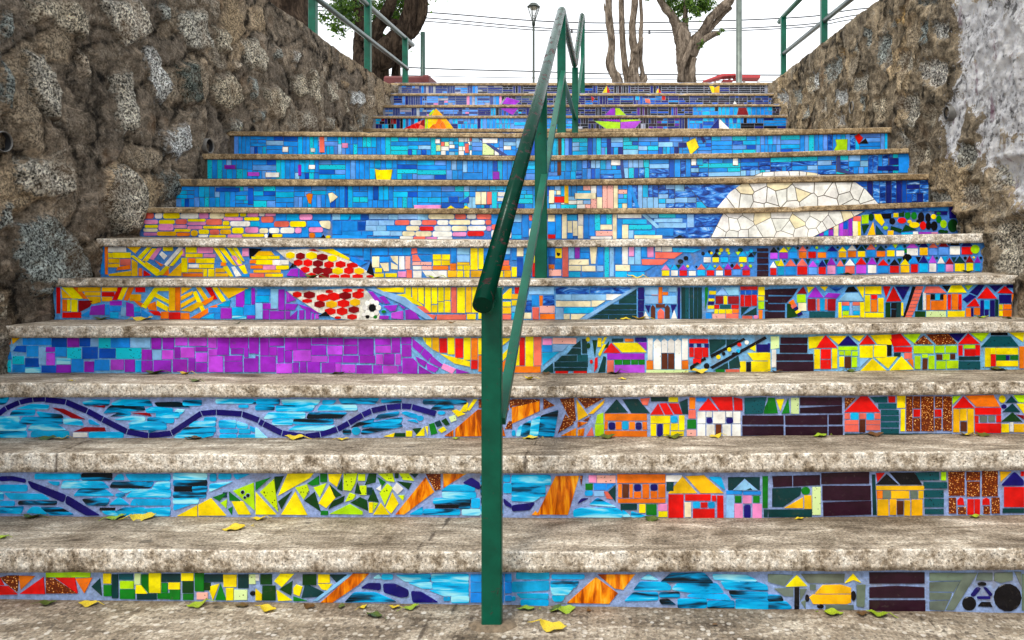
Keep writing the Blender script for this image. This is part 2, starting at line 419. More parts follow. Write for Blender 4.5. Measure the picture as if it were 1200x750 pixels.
# ------------------------------------------------------------------ mosaic tiles
PAL = {'y': 'ffe600', 'Y': 'f7bd0c', 'o': 'f57a10', 'r': 'e00f0c', 'R': '8e0b16', 'k': '101016', 'K': '2b1022', 'n': '16106c', 'b': '1b90ee',
       'B': '0c56c4', 'c': '08b4f2', 'l': '8cc6f6', 'w': 'f6f5ef', 'W': 'fbeec4', 'p': 'f092c8', 'P': '9c28c4', 's': 'f4705e', 'g': '0a7c1c',
       'G': '0b3f14', 't': '07383a', 'm': 'b4e60a', 'd': '6c7a6c', 'h': '5c2c18', 'T': '10c8e0', 'S': 'f8b4a8', 'D': '08505a', 'v': '5a1690',
       'e': '5c9cf4', 'f': 'a6a9b8', 'q': '14257c', 'M': 'd8f0a8', 'z': '3a4a88', 'u': 'cdea08'}
SPECIAL = {'u': 4, 'x': 1, 'X': 2, 'a': 3, 'T': 4, 'S': 4, 'D': 4, 'M': 4, 'O': 5}
def area(P): return .5 * sum(a[0] * b[1] - b[0] * a[1] for a, b in zip(P, P[1:] + P[:1]))
def clip(P, nx, ny, d):
    """keep nx*x+ny*y<=d"""
    out = []
    for a, b in zip(P, P[1:] + P[:1]):
        da, db = nx * a[0] + ny * a[1] - d, nx * b[0] + ny * b[1] - d
        if da <= 0: out.append(a)
        if (da < 0 < db) or (db < 0 < da):
            t = da / (da - db); out.append((a[0] + (b[0] - a[0]) * t, a[1] + (b[1] - a[1]) * t))
    return out
def inset(P, g):
    if area(P) < 0: P = P[::-1]
    Q = list(P)
    for a, b in zip(P, P[1:] + P[:1]):
        dx, dy = b[0] - a[0], b[1] - a[1]; L = math.hypot(dx, dy)
        if L < 1e-6: continue
        nx, ny = dy / L, -dx / L
        Q = clip(Q, nx, ny, nx * a[0] + ny * a[1] - g)
        if len(Q) < 3: return []
    return Q
def grow(P, g):
    cx = sum(p[0] for p in P) / len(P); cy = sum(p[1] for p in P) / len(P)
    if len(P) > 8: 
        return [(x + (x - cx) / (math.hypot(x - cx, y - cy) + 1e-6) * g, y + (y - cy) / (math.hypot(x - cx, y - cy) + 1e-6) * g) for x, y in P]
    if area(P) < 0: P = P[::-1]
    out = []; n = len(P)
    for i in range(n):
        a, b, c = P[i - 1], P[i], P[(i + 1) % n]
        u = (b[0] - a[0], b[1] - a[1]); w = (c[0] - b[0], c[1] - b[1]); lu, lw = math.hypot(*u) + 1e-6, math.hypot(*w) + 1e-6
        nx, ny = u[1] / lu + w[1] / lw, -u[0] / lu - w[0] / lw; L = math.hypot(nx, ny)
        if L < .5: out.append(b); continue
        k = min(2.0, 2 / L) * g / L
        out.append((b[0] + nx * k, b[1] + ny * k))
    return out
def chaikin(P):
    Q = []; n = len(P)
    for i in range(n):
        a, b, c = P[i - 1], P[i], P[(i + 1) % n]
        la, lc = math.hypot(b[0] - a[0], b[1] - a[1]) + 1e-6, math.hypot(c[0] - b[0], c[1] - b[1]) + 1e-6
        r = min(2.4, la * .38, lc * .38)
        p = (b[0] + (a[0] - b[0]) * r / la, b[1] + (a[1] - b[1]) * r / la); q = (b[0] + (c[0] - b[0]) * r / lc, b[1] + (c[1] - b[1]) * r / lc)
        Q += [p, (p[0] * .25 + q[0] * .25 + b[0] * .5, p[1] * .25 + q[1] * .25 + b[1] * .5), q]
    return Q
class Panel:
    def __init__(s, k, grout, margin=2.0):
        s.k, s.Y, s.mb, s.grout = k, YR[k], MB(), hexc(grout)
        s.ox = s.oy = 0; s.sc = 1.0; s.rs = random.Random(k * 31 + 5); s.n = 0; s.txt = s.low = False; s.gr = .35 if 4 <= k <= 7 else .22
        L, Rr = CX + XL * F / s.Y, CX + XR * F / s.Y
        s.L, s.R = L, Rr
        # grout bed with a slightly ragged upper edge
        n = 80
        b0 = len(s.mb.v)
        for i in range(n + 1):
            px = L - 6 + (Rr - L + 12) * i / n
            for py, dy in ((lerp(TOP[k], px) - 3, 0), (lerp(BOT[k], px) + 3, 0)):
                v = at(px, py, s.Y); s.mb.v += [tuple(v), (v.x, s.Y + .016, v.z)]
        for i in range(n):
            a = b0 + i * 4
            s.mb.face([a, a + 2, a + 6, a + 4], 6, s.grout)
            s.mb.face([a, a + 4, a + 5, a + 1], 6, s.grout); s.mb.face([a + 2, a + 3, a + 7, a + 6], 6, s.grout)
    def X(s, px): return s.ox + px / s.sc
    def Yp(s, py): return s.oy + py / s.sc
    def prism(s, P, h0, h1, m, c, bev=.0006):
        """P in photo px; from riser face+h0 out to +h1 (towards the viewer)"""
        if len(P) < 3: return
        Pc = [p for i, p in enumerate(P) if math.hypot(p[0] - P[i - 1][0], p[1] - P[i - 1][1]) > .04]
        if len(Pc) < 3: return
        if area(Pc) > 0: Pc = Pc[::-1]        # y points down: counter-clockwise seen from the front
        cx = sum(p[0] for p in Pc) / len(Pc); cy = sum(p[1] for p in Pc) / len(Pc)
        q = s.Y / F
        r = s.rs.random(); tx, tz = s.rs.gauss(0, .012), s.rs.gauss(0, .012)
        ext = max(math.hypot(x - cx, y - cy) for x, y in Pc) * q
        if m == 6: tx = tz = 0
        f_ = min(1, .03 / ext); tx *= f_; tz *= f_
        b = len(s.mb.v); n = len(Pc)
        for hh, bb in ((h0, 0), (h1 - bev, 0), (h1, bev)):
            for (x, y) in Pc:
                v = at(x, y, s.Y)
                if bb:
                    d = math.hypot(x - cx, y - cy) * q + 1e-6; f = max(0, 1 - bb / d)
                    v.x = (cx - CX) * q + (v.x - (cx - CX) * q) * f; v.z = (CY - cy) * q + (v.z - (CY - cy) * q) * f
                tilt = ((x - cx) * q * tx + (y - cy) * q * tz) if hh > h0 else 0
                s.mb.v.append((v.x, s.Y - hh + tilt, v.z))
        for L0 in (0, 1):
            for i in range(n):
                j = (i + 1) % n
                s.mb.face([b + L0 * n + i, b + L0 * n + j, b + (L0 + 1) * n + j, b + (L0 + 1) * n + i], m, c, r)
        s.mb.face([b + 2 * n + i for i in range(n)], m, c, r)
    def tile(s, code, P, lay=0):
        jit = 1 + (s.rs.uniform(-.13, .10) if code not in 'wWy' else s.rs.uniform(-.05, .03))
        m = SPECIAL.get(code, 0)
        c = hexc(PAL.get(code, 'ffffff'), jit)
        if code == 'P' and s.rs.random() < .22: c = hexc('c04ae0', jit)
        if m == 0:
            q_ = .015 if code in 'wW' else .07
            c = tuple(min(1, max(0, x * (1 + s.rs.uniform(-q_, q_)))) for x in c)
        s.n += 1
        if s.txt and len(P) > 2:
            P = grow(P, .8 if s.k <= 3 and code == 'x' else s.gr)
            if (s.k <= 3 and code in 'xcn' ) or (s.k == 7 and s.X(0) < 400 and code in 'swyYpWor'): P = chaikin(P)
        s.prism(P, 0 if not lay else .003, (.0028 + s.rs.random() * .0006) + lay * .0026 if not s.low else .0016, m, c)
    def halo(s, P, grow=1.0):
        cx = sum(p[0] for p in P) / len(P); cy = sum(p[1] for p in P) / len(P)
        Q = []
        for (x, y) in P:
            d = math.hypot(x - cx, y - cy) + 1e-6; Q.append((cx + (x - cx) * (d + grow) / d, cy + (y - cy) * (d + grow) / d))
        s.prism(Q, 0, .0040, 6, s.grout, 0)
    def put(s, text):
        s.txt = True; s._put(text); s.txt = False
    def _put(s, text):
        lay = 0
        for it in text.replace('\n', ';').split(';'):
            w = it.split()
            if not w: continue
            if w[0] == 'SEG': s.ox, s.oy, s.sc = map(float, w[1:4]); continue
            if w[0] == 'LAY': lay = int(w[1]); continue
            code, rest = w[0], w[1:]
            if code.endswith('@'):
                cx, cy, rx, ry = map(float, rest[:4]); n = 6 if len(rest) > 4 else 14
                if n == 6: rx, ry = rx * 1.12, ry * 1.12
                P = [(s.X(cx + rx * math.cos(2 * math.pi * (i + .5 * (n == 6)) / n)), s.Yp(cy + ry * math.sin(2 * math.pi * (i + .5 * (n == 6)) / n))) for i in range(n)]
                if lay and n != 6: s.halo(P, .7)
                s.tile(code[0], P, lay); continue
            if code.endswith('#'):          # grout backing
                s.prism([(s.X(float(a)), s.Yp(float(b))) for a, b in (p.split(',') for p in rest)], 0, .0040, 6, hexc('e8e6da') if code[0] == 'w' else s.grout, 0); continue
            if '!' in code:                  # cracked pieces filling a convex outline: codes!n
                cs, cnt = code.split('!')
                P = [(s.X(float(a)), s.Yp(float(b))) for a, b in (p.split(',') for p in rest)]
                s.crackle(P, int(cnt), cs, lay, 1.35 if len(cs) > 3 and cs[0] == 'w' else .6); continue
            if ',' in rest[0]:
                P = [(s.X(float(a)), s.Yp(float(b))) for a, b in (p.split(',') for p in rest)]
            else:
                x0, y0, x1, y1 = map(float, rest[:4]); j = lambda: s.rs.uniform(-.22, .22)
                x0, x1, y0, y1 = s.X(x0), s.X(x1), s.Yp(y0), s.Yp(y1)
                P = [(x0 + j(), y0 + j() * .5), (x1 + j(), y0 + j() * .5), (x1 + j(), y1 + j() * .5), (x0 + j(), y1 + j() * .5)]
            if lay: s.halo(P, 1.0)
            s.tile(code[0], P, lay)
    def crackle(s, P, n, codes, lay=0, gap=.55):
        if lay: s.prism(P, 0, .0040, 6, hexc('4a4034') if codes[0] == 'w' else s.grout, 0)
        xs = [p[0] for p in P]; ys = [p[1] for p in P]
        seeds, tries = [], 0
        dmin = .72 * math.sqrt(abs(area(P)) / n)
        while len(seeds) < n and tries < 4000:
            tries += 1
            q = (s.rs.uniform(min(xs), max(xs)), s.rs.uniform(min(ys), max(ys)))
            Q = P if area(P) > 0 else P[::-1]
            if all((b[0]-a[0]) * (q[1]-a[1]) - (b[1]-a[1]) * (q[0]-a[0]) > 0 for a, b in zip(Q, Q[1:] + Q[:1])) and all(math.hypot(q[0]-t[0], q[1]-t[1]) > dmin for t in seeds):
                seeds.append(q)
        for a in seeds:
            C = list(P)
            for b in seeds:
                if a is b: continue
                nx, ny = b[0] - a[0], b[1] - a[1]
                C = clip(C, nx, ny, (b[0]**2 + b[1]**2 - a[0]**2 - a[1]**2) / 2)
                if len(C) < 3: break
            if len(C) >= 3:
                C = inset(C, gap / 2)
                if len(C) >= 3: s.tile(s.rs.choice(codes), C, lay)
    def v(s, px, t):
        a, b = lerp(TOP[s.k], px) + .4, lerp(BOT[s.k], px) - .5
        return a + (b - a) * t
    def weave(s, x0, x1, codes, mod=(14, 28), bar=5.5, gap=.6, skip=()):
        """basket-weave of bars, as laid by hand: modules of upright or lying bars"""
        x = x0; up = s.rs.random() < .5
        h = lerp(BOT[s.k], x0) - lerp(TOP[s.k], x0)
        while x < x1 - 1.5:
            w = min(s.rs.uniform(*mod), x1 - x)
            if x1 - (x + w) < mod[0] * .5: w = x1 - x
            splits = [0, 1] if s.rs.random() < .45 else [0, s.rs.uniform(.4, .7), 1]
            if h < 15: splits = [0, 1] if s.rs.random() < .5 else [0, .5, 1]
            for t0, t1 in zip(splits, splits[1:]):
                hh = h * (t1 - t0)
                if up and hh > 6:
                    n = max(1, round(w / bar)); e = [x + w * i / n + (s.rs.uniform(-.8, .8) if 0 < i < n else 0) for i in range(n + 1)]
                    for a, b in zip(e, e[1:]):
                        s._bar(a, b, t0, t1, codes, gap)
                else:
                    n = max(1, round(hh / bar)); e = [t0 + (t1 - t0) * i / n for i in range(n + 1)]
                    for a, b in zip(e, e[1:]):
                        c = x + w * s.rs.choice([1, 1, .45, .6])
                        s._bar(x, c, a, b, codes, gap)
                        if c < x + w - 1: s._bar(c, x + w, a, b, codes, gap)
                if s.rs.random() < .5: up = not up
            up = not up
            x += w
    def _bar(s, a, b, t0, t1, codes, gap):
        P = [(a, s.v(a, t0)), (b, s.v(b, t0)), (b, s.v(b, t1)), (a, s.v(a, t1))]
        P = inset(P, gap / 2)
        if len(P) >= 3: s.tile(s.rs.choice(codes), P)
    def wave(s, code, pts, hw, gap=3.0):
        """a band of long tiles following a curve (points in segment coordinates)"""
        L = [(s.X(a), s.Yp(b)) for a, b in pts]; hw /= s.sc; g = gap / s.sc
        nrm = []
        for i in range(len(L)):
            a, b = L[max(0, i - 1)], L[min(len(L) - 1, i + 1)]
            d = math.hypot(b[0] - a[0], b[1] - a[1]); nrm.append((-(b[1] - a[1]) / d, (b[0] - a[0]) / d))
        for i in range(len(L) - 1):
            a, b = L[i], L[i + 1]; d = math.hypot(b[0] - a[0], b[1] - a[1]); ux, uy = (b[0] - a[0]) / d * g, (b[1] - a[1]) / d * g
            na, nb = nrm[i], nrm[i + 1]
            P = [(a[0] + ux + na[0] * hw, a[1] + uy + na[1] * hw), (b[0] - ux + nb[0] * hw, b[1] - uy + nb[1] * hw),
                 (b[0] - ux - nb[0] * hw, b[1] - uy - nb[1] * hw), (a[0] + ux - na[0] * hw, a[1] + uy - na[1] * hw)]
            s.tile(code, P)
    def houses(s, x0, x1, base, hb, hr, wmin, wmax, boxes='rysbopPcwYRe', roofs='rkyPnsocwRbt', dots=True, ramp=None, rampx=0):
        x = x0
        while x < x1 - wmin * .7:
            w = min(s.rs.uniform(wmin, wmax), x1 - x); k = s.rs.uniform(.85, 1.1)
            off = 0
            if ramp and x < rampx: off = ramp * (rampx - x)
            b = base(x) + off
            P = [(x + .6, b - hb * k), (x + w - .6, b - hb * k), (x + w - .6, b), (x + .6, b)]
            s.tile(s.rs.choice(boxes), P)
            s.tile(s.rs.choice(roofs), [(x - .1, b - hb * k - .8), (x + w / 2, b - hb * k - .8 - hr * k), (x + w + .1, b - hb * k - .8)])
            if dots:
                if s.rs.random() < .55:
                    q = x + w + .2; s.tile(s.rs.choice('ktcmktG'), [(q - 3, b - hb * k - hr - .6), (q + 3, b - hb * k - hr - .6), (q, b - hb * k - 2.2)])
                else:
                    q, r_ = x + w + .2, s.rs.uniform(1.2, 2.1); yy = b - hb * k - hr * .8
                    s.tile(s.rs.choice('kmGtyck'), [(q + r_ * math.cos(a), yy + r_ * math.sin(a)) for a in [i * .628 for i in range(10)]])
            x += w + .9
    def build(s, parent, label):
        o = s.mb.build('mosaic_panel', TM, parent, attrs=True)
        o['label'] = label
        return o

# rows transcribed from the photograph; coordinates are those of enlarged crops (SEG x y scale)
ROW = {}
ROW[1] = """SEG 0 650 4; r 0,105 20,141 0,141; r 0,147 40,147 82,184 0,186; a 5,105 40,97 88,97 90,105 82,172 25,128; o 93,98 165,100 100,163
r 95,182 205,105 212,182; m 217 80 425 103; a 218,106 250,110 360,180 218,180; r 262,107 352,107 365,178; o 358,112 433,108 398,178; t 432,148 470,110 478,190
y 487 88 522 133; g 489 142 525 192; t 528 92 555 202; D 560 90 625 115; m 565 124 628 157; g 565 163 633 205; M 634 88 660 138; g 665,92 697,92 700,178 665,140
y 640,142 664,144 690,180 638,180; y 700 86 755 177; t 645 182 735 208; g 760 133 787 175; t 760 90 845 125; g 740 180 797 205; y 792 130 845 160; g 798 165 845 208
y 852 86 908 120; G 857 124 908 178; g 860 183 908 210; g 915 86 957 170; t 960 92 1047 125; G 960 130 988 165; y 978,150 1028,137 1000,212; g 1035,137 1060,210 1012,210
y 1050 93 1110 148; y 1062 156 1095 212; t 1117 93 1165 155; M 1170 92 1198 135; M 1100 165 1160 210; k@ 1186 180 12 10; S 925 178 975 208
SEG 300 650 4; w 0 92 15 120; G 22 92 75 137; y 0,160 28,185 28,212 0,212; G 32 145 92 212; y 88,122 115,88 178,90 122,150; G 112,160 172,122 165,188; y 98,165 168,212 105,215
y 177,155 190,140 218,150 205,192 178,182; g 177,196 240,215 177,215; t 215,200 232,135 318,175 290,195; G 220 92 282 140; y 293 92 347 130; y 293,137 357,137 335,165 310,160; t 347,93 425,93 378,127
l 268,215 432,92 452,92 288,215; O 305,222 455,88 530,88 480,140 360,222; x 552,108 575,92 587,108; x 592 94 640 112; n 492,155 525,133 585,133 585,165; n 597,135 650,135 715,165 715,195 680,200 600,175
x 420,220 460,178 560,178 660,218; n 727,170 772,172 855,222 735,222; x 660,95 818,93 815,123 700,122; x 712,130 820,130 825,155 780,155; x 825 92 995 123; x 830 128 995 160; x 810,166 995,163 995,190 880,190
c 880 197 912 215; x 917 195 998 222; b 1007 92 1062 125; b 1007 130 1062 172; b 1007 178 1062 222; b 1168 90 1198 125; b 1168 130 1198 178; b 1168 192 1198 215; n 1068 92 1110 222; b 1116 92 1160 222
SEG 600 650 4; c 20 82 175 113; c 0,127 175,122 175,165 0,175; c 20,181 172,182 172,205 40,202; c 0 195 16 215; c 40 210 172 238; c 185 92 340 112; x 182,125 312,125 300,150 183,150; x 183,155 285,155 260,185 190,185; c 185,192 250,192 235,218 195,218
O 260,224 393,105 495,180 455,228; O 402,92 575,92 520,163 480,156; x 607,112 640,92 688,118; x 700,125 745,88 900,86 940,128; x 572,163 600,128 720,130 745,150 740,163; x 752,160 775,135 960,135 990,175 860,180
x 530,215 570,178 683,178 683,210; x 692 178 785 197; x 692,212 730,207 765,232 700,228; c 820,195 835,183 1005,185 1028,213; x 778 208 910 246; x 918 217 1040 250; x 942,92 1100,97 1145,120 1130,130 945,112
x 980,125 1140,126 1195,145 1198,166 1000,158; x 1018,170 1198,178 1198,205 1030,198; x 1050 210 1198 256
SEG 900 650 4; d 0,90 115,95 75,145 0,125; x 0,188 60,192 70,213 0,215; x 0,222 85,220 110,248 90,258 0,258; d 30,158 118,155 118,195 75,192; d 155,90 358,90 355,130 185,130
y 85,148 135,95 182,145; k 124 152 145 255; d 150,160 180,160 150,213; d 155,222 175,212 175,255; d 197 140 222 162; Y 222,180 255,143 340,140 388,155 388,180; Y 195,200 210,187 388,187 388,222 370,230 210,228
k@ 183 203 9 16; k@ 400 192 11 22; k@ 245 241 15 9; d 270 236 400 255; y 360,132 398,88 435,130 400,116; d 415,140 455,140 450,245 415,240; K 475 82 732 133; K 475,153 600,146 732,153 732,200 475,200; K 475 213 735 262
d 757,85 920,85 905,118 757,120; d 757,130 895,125 870,170 757,170; d 757,178 860,180 850,208 757,208; d 757,220 845,215 825,260 757,255; d 920,85 978,85 870,258 835,258; d 985,85 1050,85 1050,118 975,118; d 1062,85 1145,82 1145,118 1090,130 1060,120
k@ 1002 136 20 8; n 948,190 975,152 998,155 965,195; n 1008,152 1022,152 1052,185 1040,195; n 980 195 1040 205; k 985,240 1000,222 1040,222 1050,243; k@ 942 228 32 32; k@ 1122 200 64 64; d 1155,80 1185,80 1185,145; d 1190 90 1200 260"""
ROW[2] = """SEG 0 535 4; n 0,92 60,92 120,105 122,122 60,112 0,115; n 132,112 310,180 300,215 150,145; n 315,182 470,275 405,275 308,217
c 165 80 380 105; x 385 80 525 108; c 532,108 555,82 578,82 584,110; c 588,82 800,82 800,112 610,112; c 225,115 280,118 278,135 250,132; x 290,145 300,115 480,118 510,145; x 519,142 530,120 720,120 705,145; x 715,150 735,122 797,118 797,150
x 350,182 375,152 490,152 532,182; x 550,150 640,150 590,170; x@ 565 179 20 8; x 595,188 630,155 800,158 800,188; x 390,200 490,195 512,200 500,228 410,225; x 515,225 560,190 605,225; c 610,228 625,198 800,200 800,228
k 470 240 540 250; x 480,256 538,256 558,276 500,270; x 540,260 580,240 675,240 700,268 600,278; x 680,245 797,240 797,275 720,275; c 0 132 130 162; c 20,170 200,175 235,200 50,200; x 0 170 16 200; c 0 208 70 230; x 90 210 265 222
x 0,240 110,235 100,265 0,262; c 125,262 150,235 185,235 225,270; x 195,238 285,240 350,272 240,272; x 815 80 970 105; x 815 112 970 135; k 818 140 900 162; x 905 140 970 162; x 815 168 965 190; x 815 197 930 218; c 815,224 900,224 815,252
c 985 80 1015 115; c 1025 80 1085 105; c 1092,82 1175,82 1110,108; x 985,162 985,130 1095,115; y 830,278 925,228 925,278; y 932,275 932,225 990,195 1060,275; g 1000,190 1068,165 1030,208; t 1046 168 1064 190; g 1075,165 1125,205 1078,205
m 1035,217 1065,200 1062,240; g 1070,245 1090,235 1088,272; y 1088,210 1140,210 1175,270 1118,270; m 1095,160 1190,122 1195,250
SEG 300 535 4; g 0,120 70,97 0,158; u 20,165 85,105 105,258; y 0,168 95,270 0,270; G 88,95 130,92 95,172; y 150,80 270,78 255,98 105,182; G 105,210 170,160 120,245; y 120,270 185,164 240,272
g 243,125 295,90 297,130 265,135; g 303 80 333 118; u 187,145 240,130 250,160 225,200; u 272,145 330,125 300,190; G 228,205 275,165 303,255; g 305 255 338 272; y 295,218 345,135 375,190 330,240; y 340,82 403,80 380,140 345,115
G 345,130 400,180 372,192; G 382,150 405,95 405,160; G 340,245 360,210 415,184 410,212; u 412,80 475,78 465,125 445,160 412,155; u 420,210 440,170 468,180 455,200; G 464,170 475,120 496,175; u 480 82 512 112; u 488 137 518 178
m 345,268 440,222 500,258 500,270; G 445,215 488,190 520,205 525,252; G 512,132 530,80 565,80 560,120; t 522 145 545 178; G 525,205 550,152 575,212; y 552,270 585,217 625,270; u 575,80 640,78 650,118 612,112; g 572,97 608,120 590,140
w 565,150 588,132 585,160; u 580,170 615,127 640,145 605,225; y 608,240 640,168 668,220 635,265; w 640,150 660,122 690,150 665,175; G 662,115 730,125 715,153; G 652 78 668 100; u 672,78 715,78 740,112 690,108; t 722,78 765,78 745,98; u 668,182 695,182 690,205; y 530 215 548 262; u 552,215 572,218 552,255
O 655,270 795,97 835,165 695,270; a 798,82 865,82 865,152 840,158; O 878,80 985,80 880,145; n 970,122 1010,98 1050,125 1050,155; x 905,135 1025,135 1025,160 872,160; x 875 167 1030 190; x 835,197 1005,197 1005,220 832,218; k 840 226 950 240; x 955 226 1003 242
x 787 248 955 270; x 722,270 780,237 780,270; c 1010 195 1050 240; x 968 248 1050 272; c 1160 85 1192 118; c 1160 125 1198 170; n 1160,195 1198,225 1198,240 1165,225; x 1055 90 1155 130; x 1055 137 1155 180; n 1055 187 1155 222; x 1055 230 1155 270
SEG 600 535 4; x 0 88 180 130; x 0 136 155 184; x 0,190 130,190 100,208 0,205; n 0,228 108,215 85,250 0,255; O 118,270 205,92 315,90 262,272; a 318,90 332,90 324,140; O 95,272 110,255 128,274; p 360 88 395 120; S 400 88 485 122; g 345 127 378 155; b 385 127 440 155; b 445,127 485,127 442,160
c 342 160 378 182; l 385 162 430 184; t 452,165 485,135 485,210; s 432,165 448,165 472,198 445,195; n 305,222 325,195 362,195; x 365,223 400,195 470,230 490,236; x 290,280 290,252 320,243 490,243 515,258 515,282; x 520,250 555,280 520,280; x 560,258 640,282 560,282
t 510 222 585 248; o 493 83 718 122; o 497 130 514 190; h 518 130 547 192; o 552 130 565 190; n 572 130 605 160; o 572 165 605 192; o 612 130 642 192; n 650 130 680 158; o 650 163 680 192; o 686 130 718 190; o 497 198 718 215; y 597 224 625 262; g 630 224 677 272; p 685 222 727 252; y 687 257 728 282
w 722 88 795 116; t 725 120 757 160; Y 733,172 798,92 866,170; Y 815,92 900,88 990,170 884,170; c 920,95 980,95 1000,158; r 733 178 803 285; r 812 178 930 205; W 810 215 838 282; r 885 215 915 238; c 848 212 880 240; c 920 212 950 240; r 848 246 948 286; r 962 183 990 288; r 938 183 956 207
t 1013 97 1160 155; b 1005 160 1078 175; b 1083 163 1165 177; l 1005 180 1040 285; g 1045 185 1075 215; p 1082 183 1122 218; g 1130 185 1160 215; p 1043 222 1080 287; n 1088 226 1118 287; p 1128 222 1170 287; g 1175 92 1198 240; t 1180 248 1198 282
SEG 900 535 4; K 20,92 112,90 112,138 25,142; K 118,90 242,87 242,132 118,138; t 20,150 155,145 150,180 70,235 20,235; Y 78,240 163,192 163,240; Y 170 182 203 243; t 2 248 205 282; M 208 143 245 272; g@ 176 160 20 18; K 250,78 473,72 473,125 250,128; K 255 137 480 204; K 258,215 482,208 482,270 260,278
t 487,85 500,85 508,272 492,272; r 507,78 545,76 512,118; k 570,75 685,75 720,130 620,130; k 508,130 556,82 610,130; Y 507 138 730 155; o 510 161 535 195; d 538 161 572 195; Y 577 161 660 195; d 667 161 700 195; Y 705 161 727 195; Y 512 201 563 275; Y 570 201 600 272; h 605 208 633 270; Y 638 205 665 275; Y 672 202 723 275
D 690,75 800,72 802,108 706,110; m 812 72 832 110; D 728 120 838 148; D 732 158 822 190; D 732 198 822 235; D 735 246 822 268; a 845,72 920,70 920,182 847,182; a 930 72 992 110; a 932 118 992 186; a 1003 68 1075 185; a 847 193 880 265; r 888,225 888,205 900,192 912,195 918,225; a 890 237 927 268
r 935 200 962 270; r 968 200 992 270; r 1005,225 1006,200 1020,192 1036,200 1038,225; a 1010 233 1038 268; a 1048 193 1085 265; Y 1087,70 1138,70 1090,115; n 1092,135 1155,70 1198,112 1198,135; r 1107 143 1198 235; t 1100 243 1198 262; r 1185 70 1198 90
LAY 1; SEG 600 535 4; l 1038,155 1090,106 1148,155; t 1058,154 1090,120 1126,154; SEG 0 535 4; k@ 1140 165 7 7; k@ 1165 180 7 7; k@ 1150 190 5 5"""
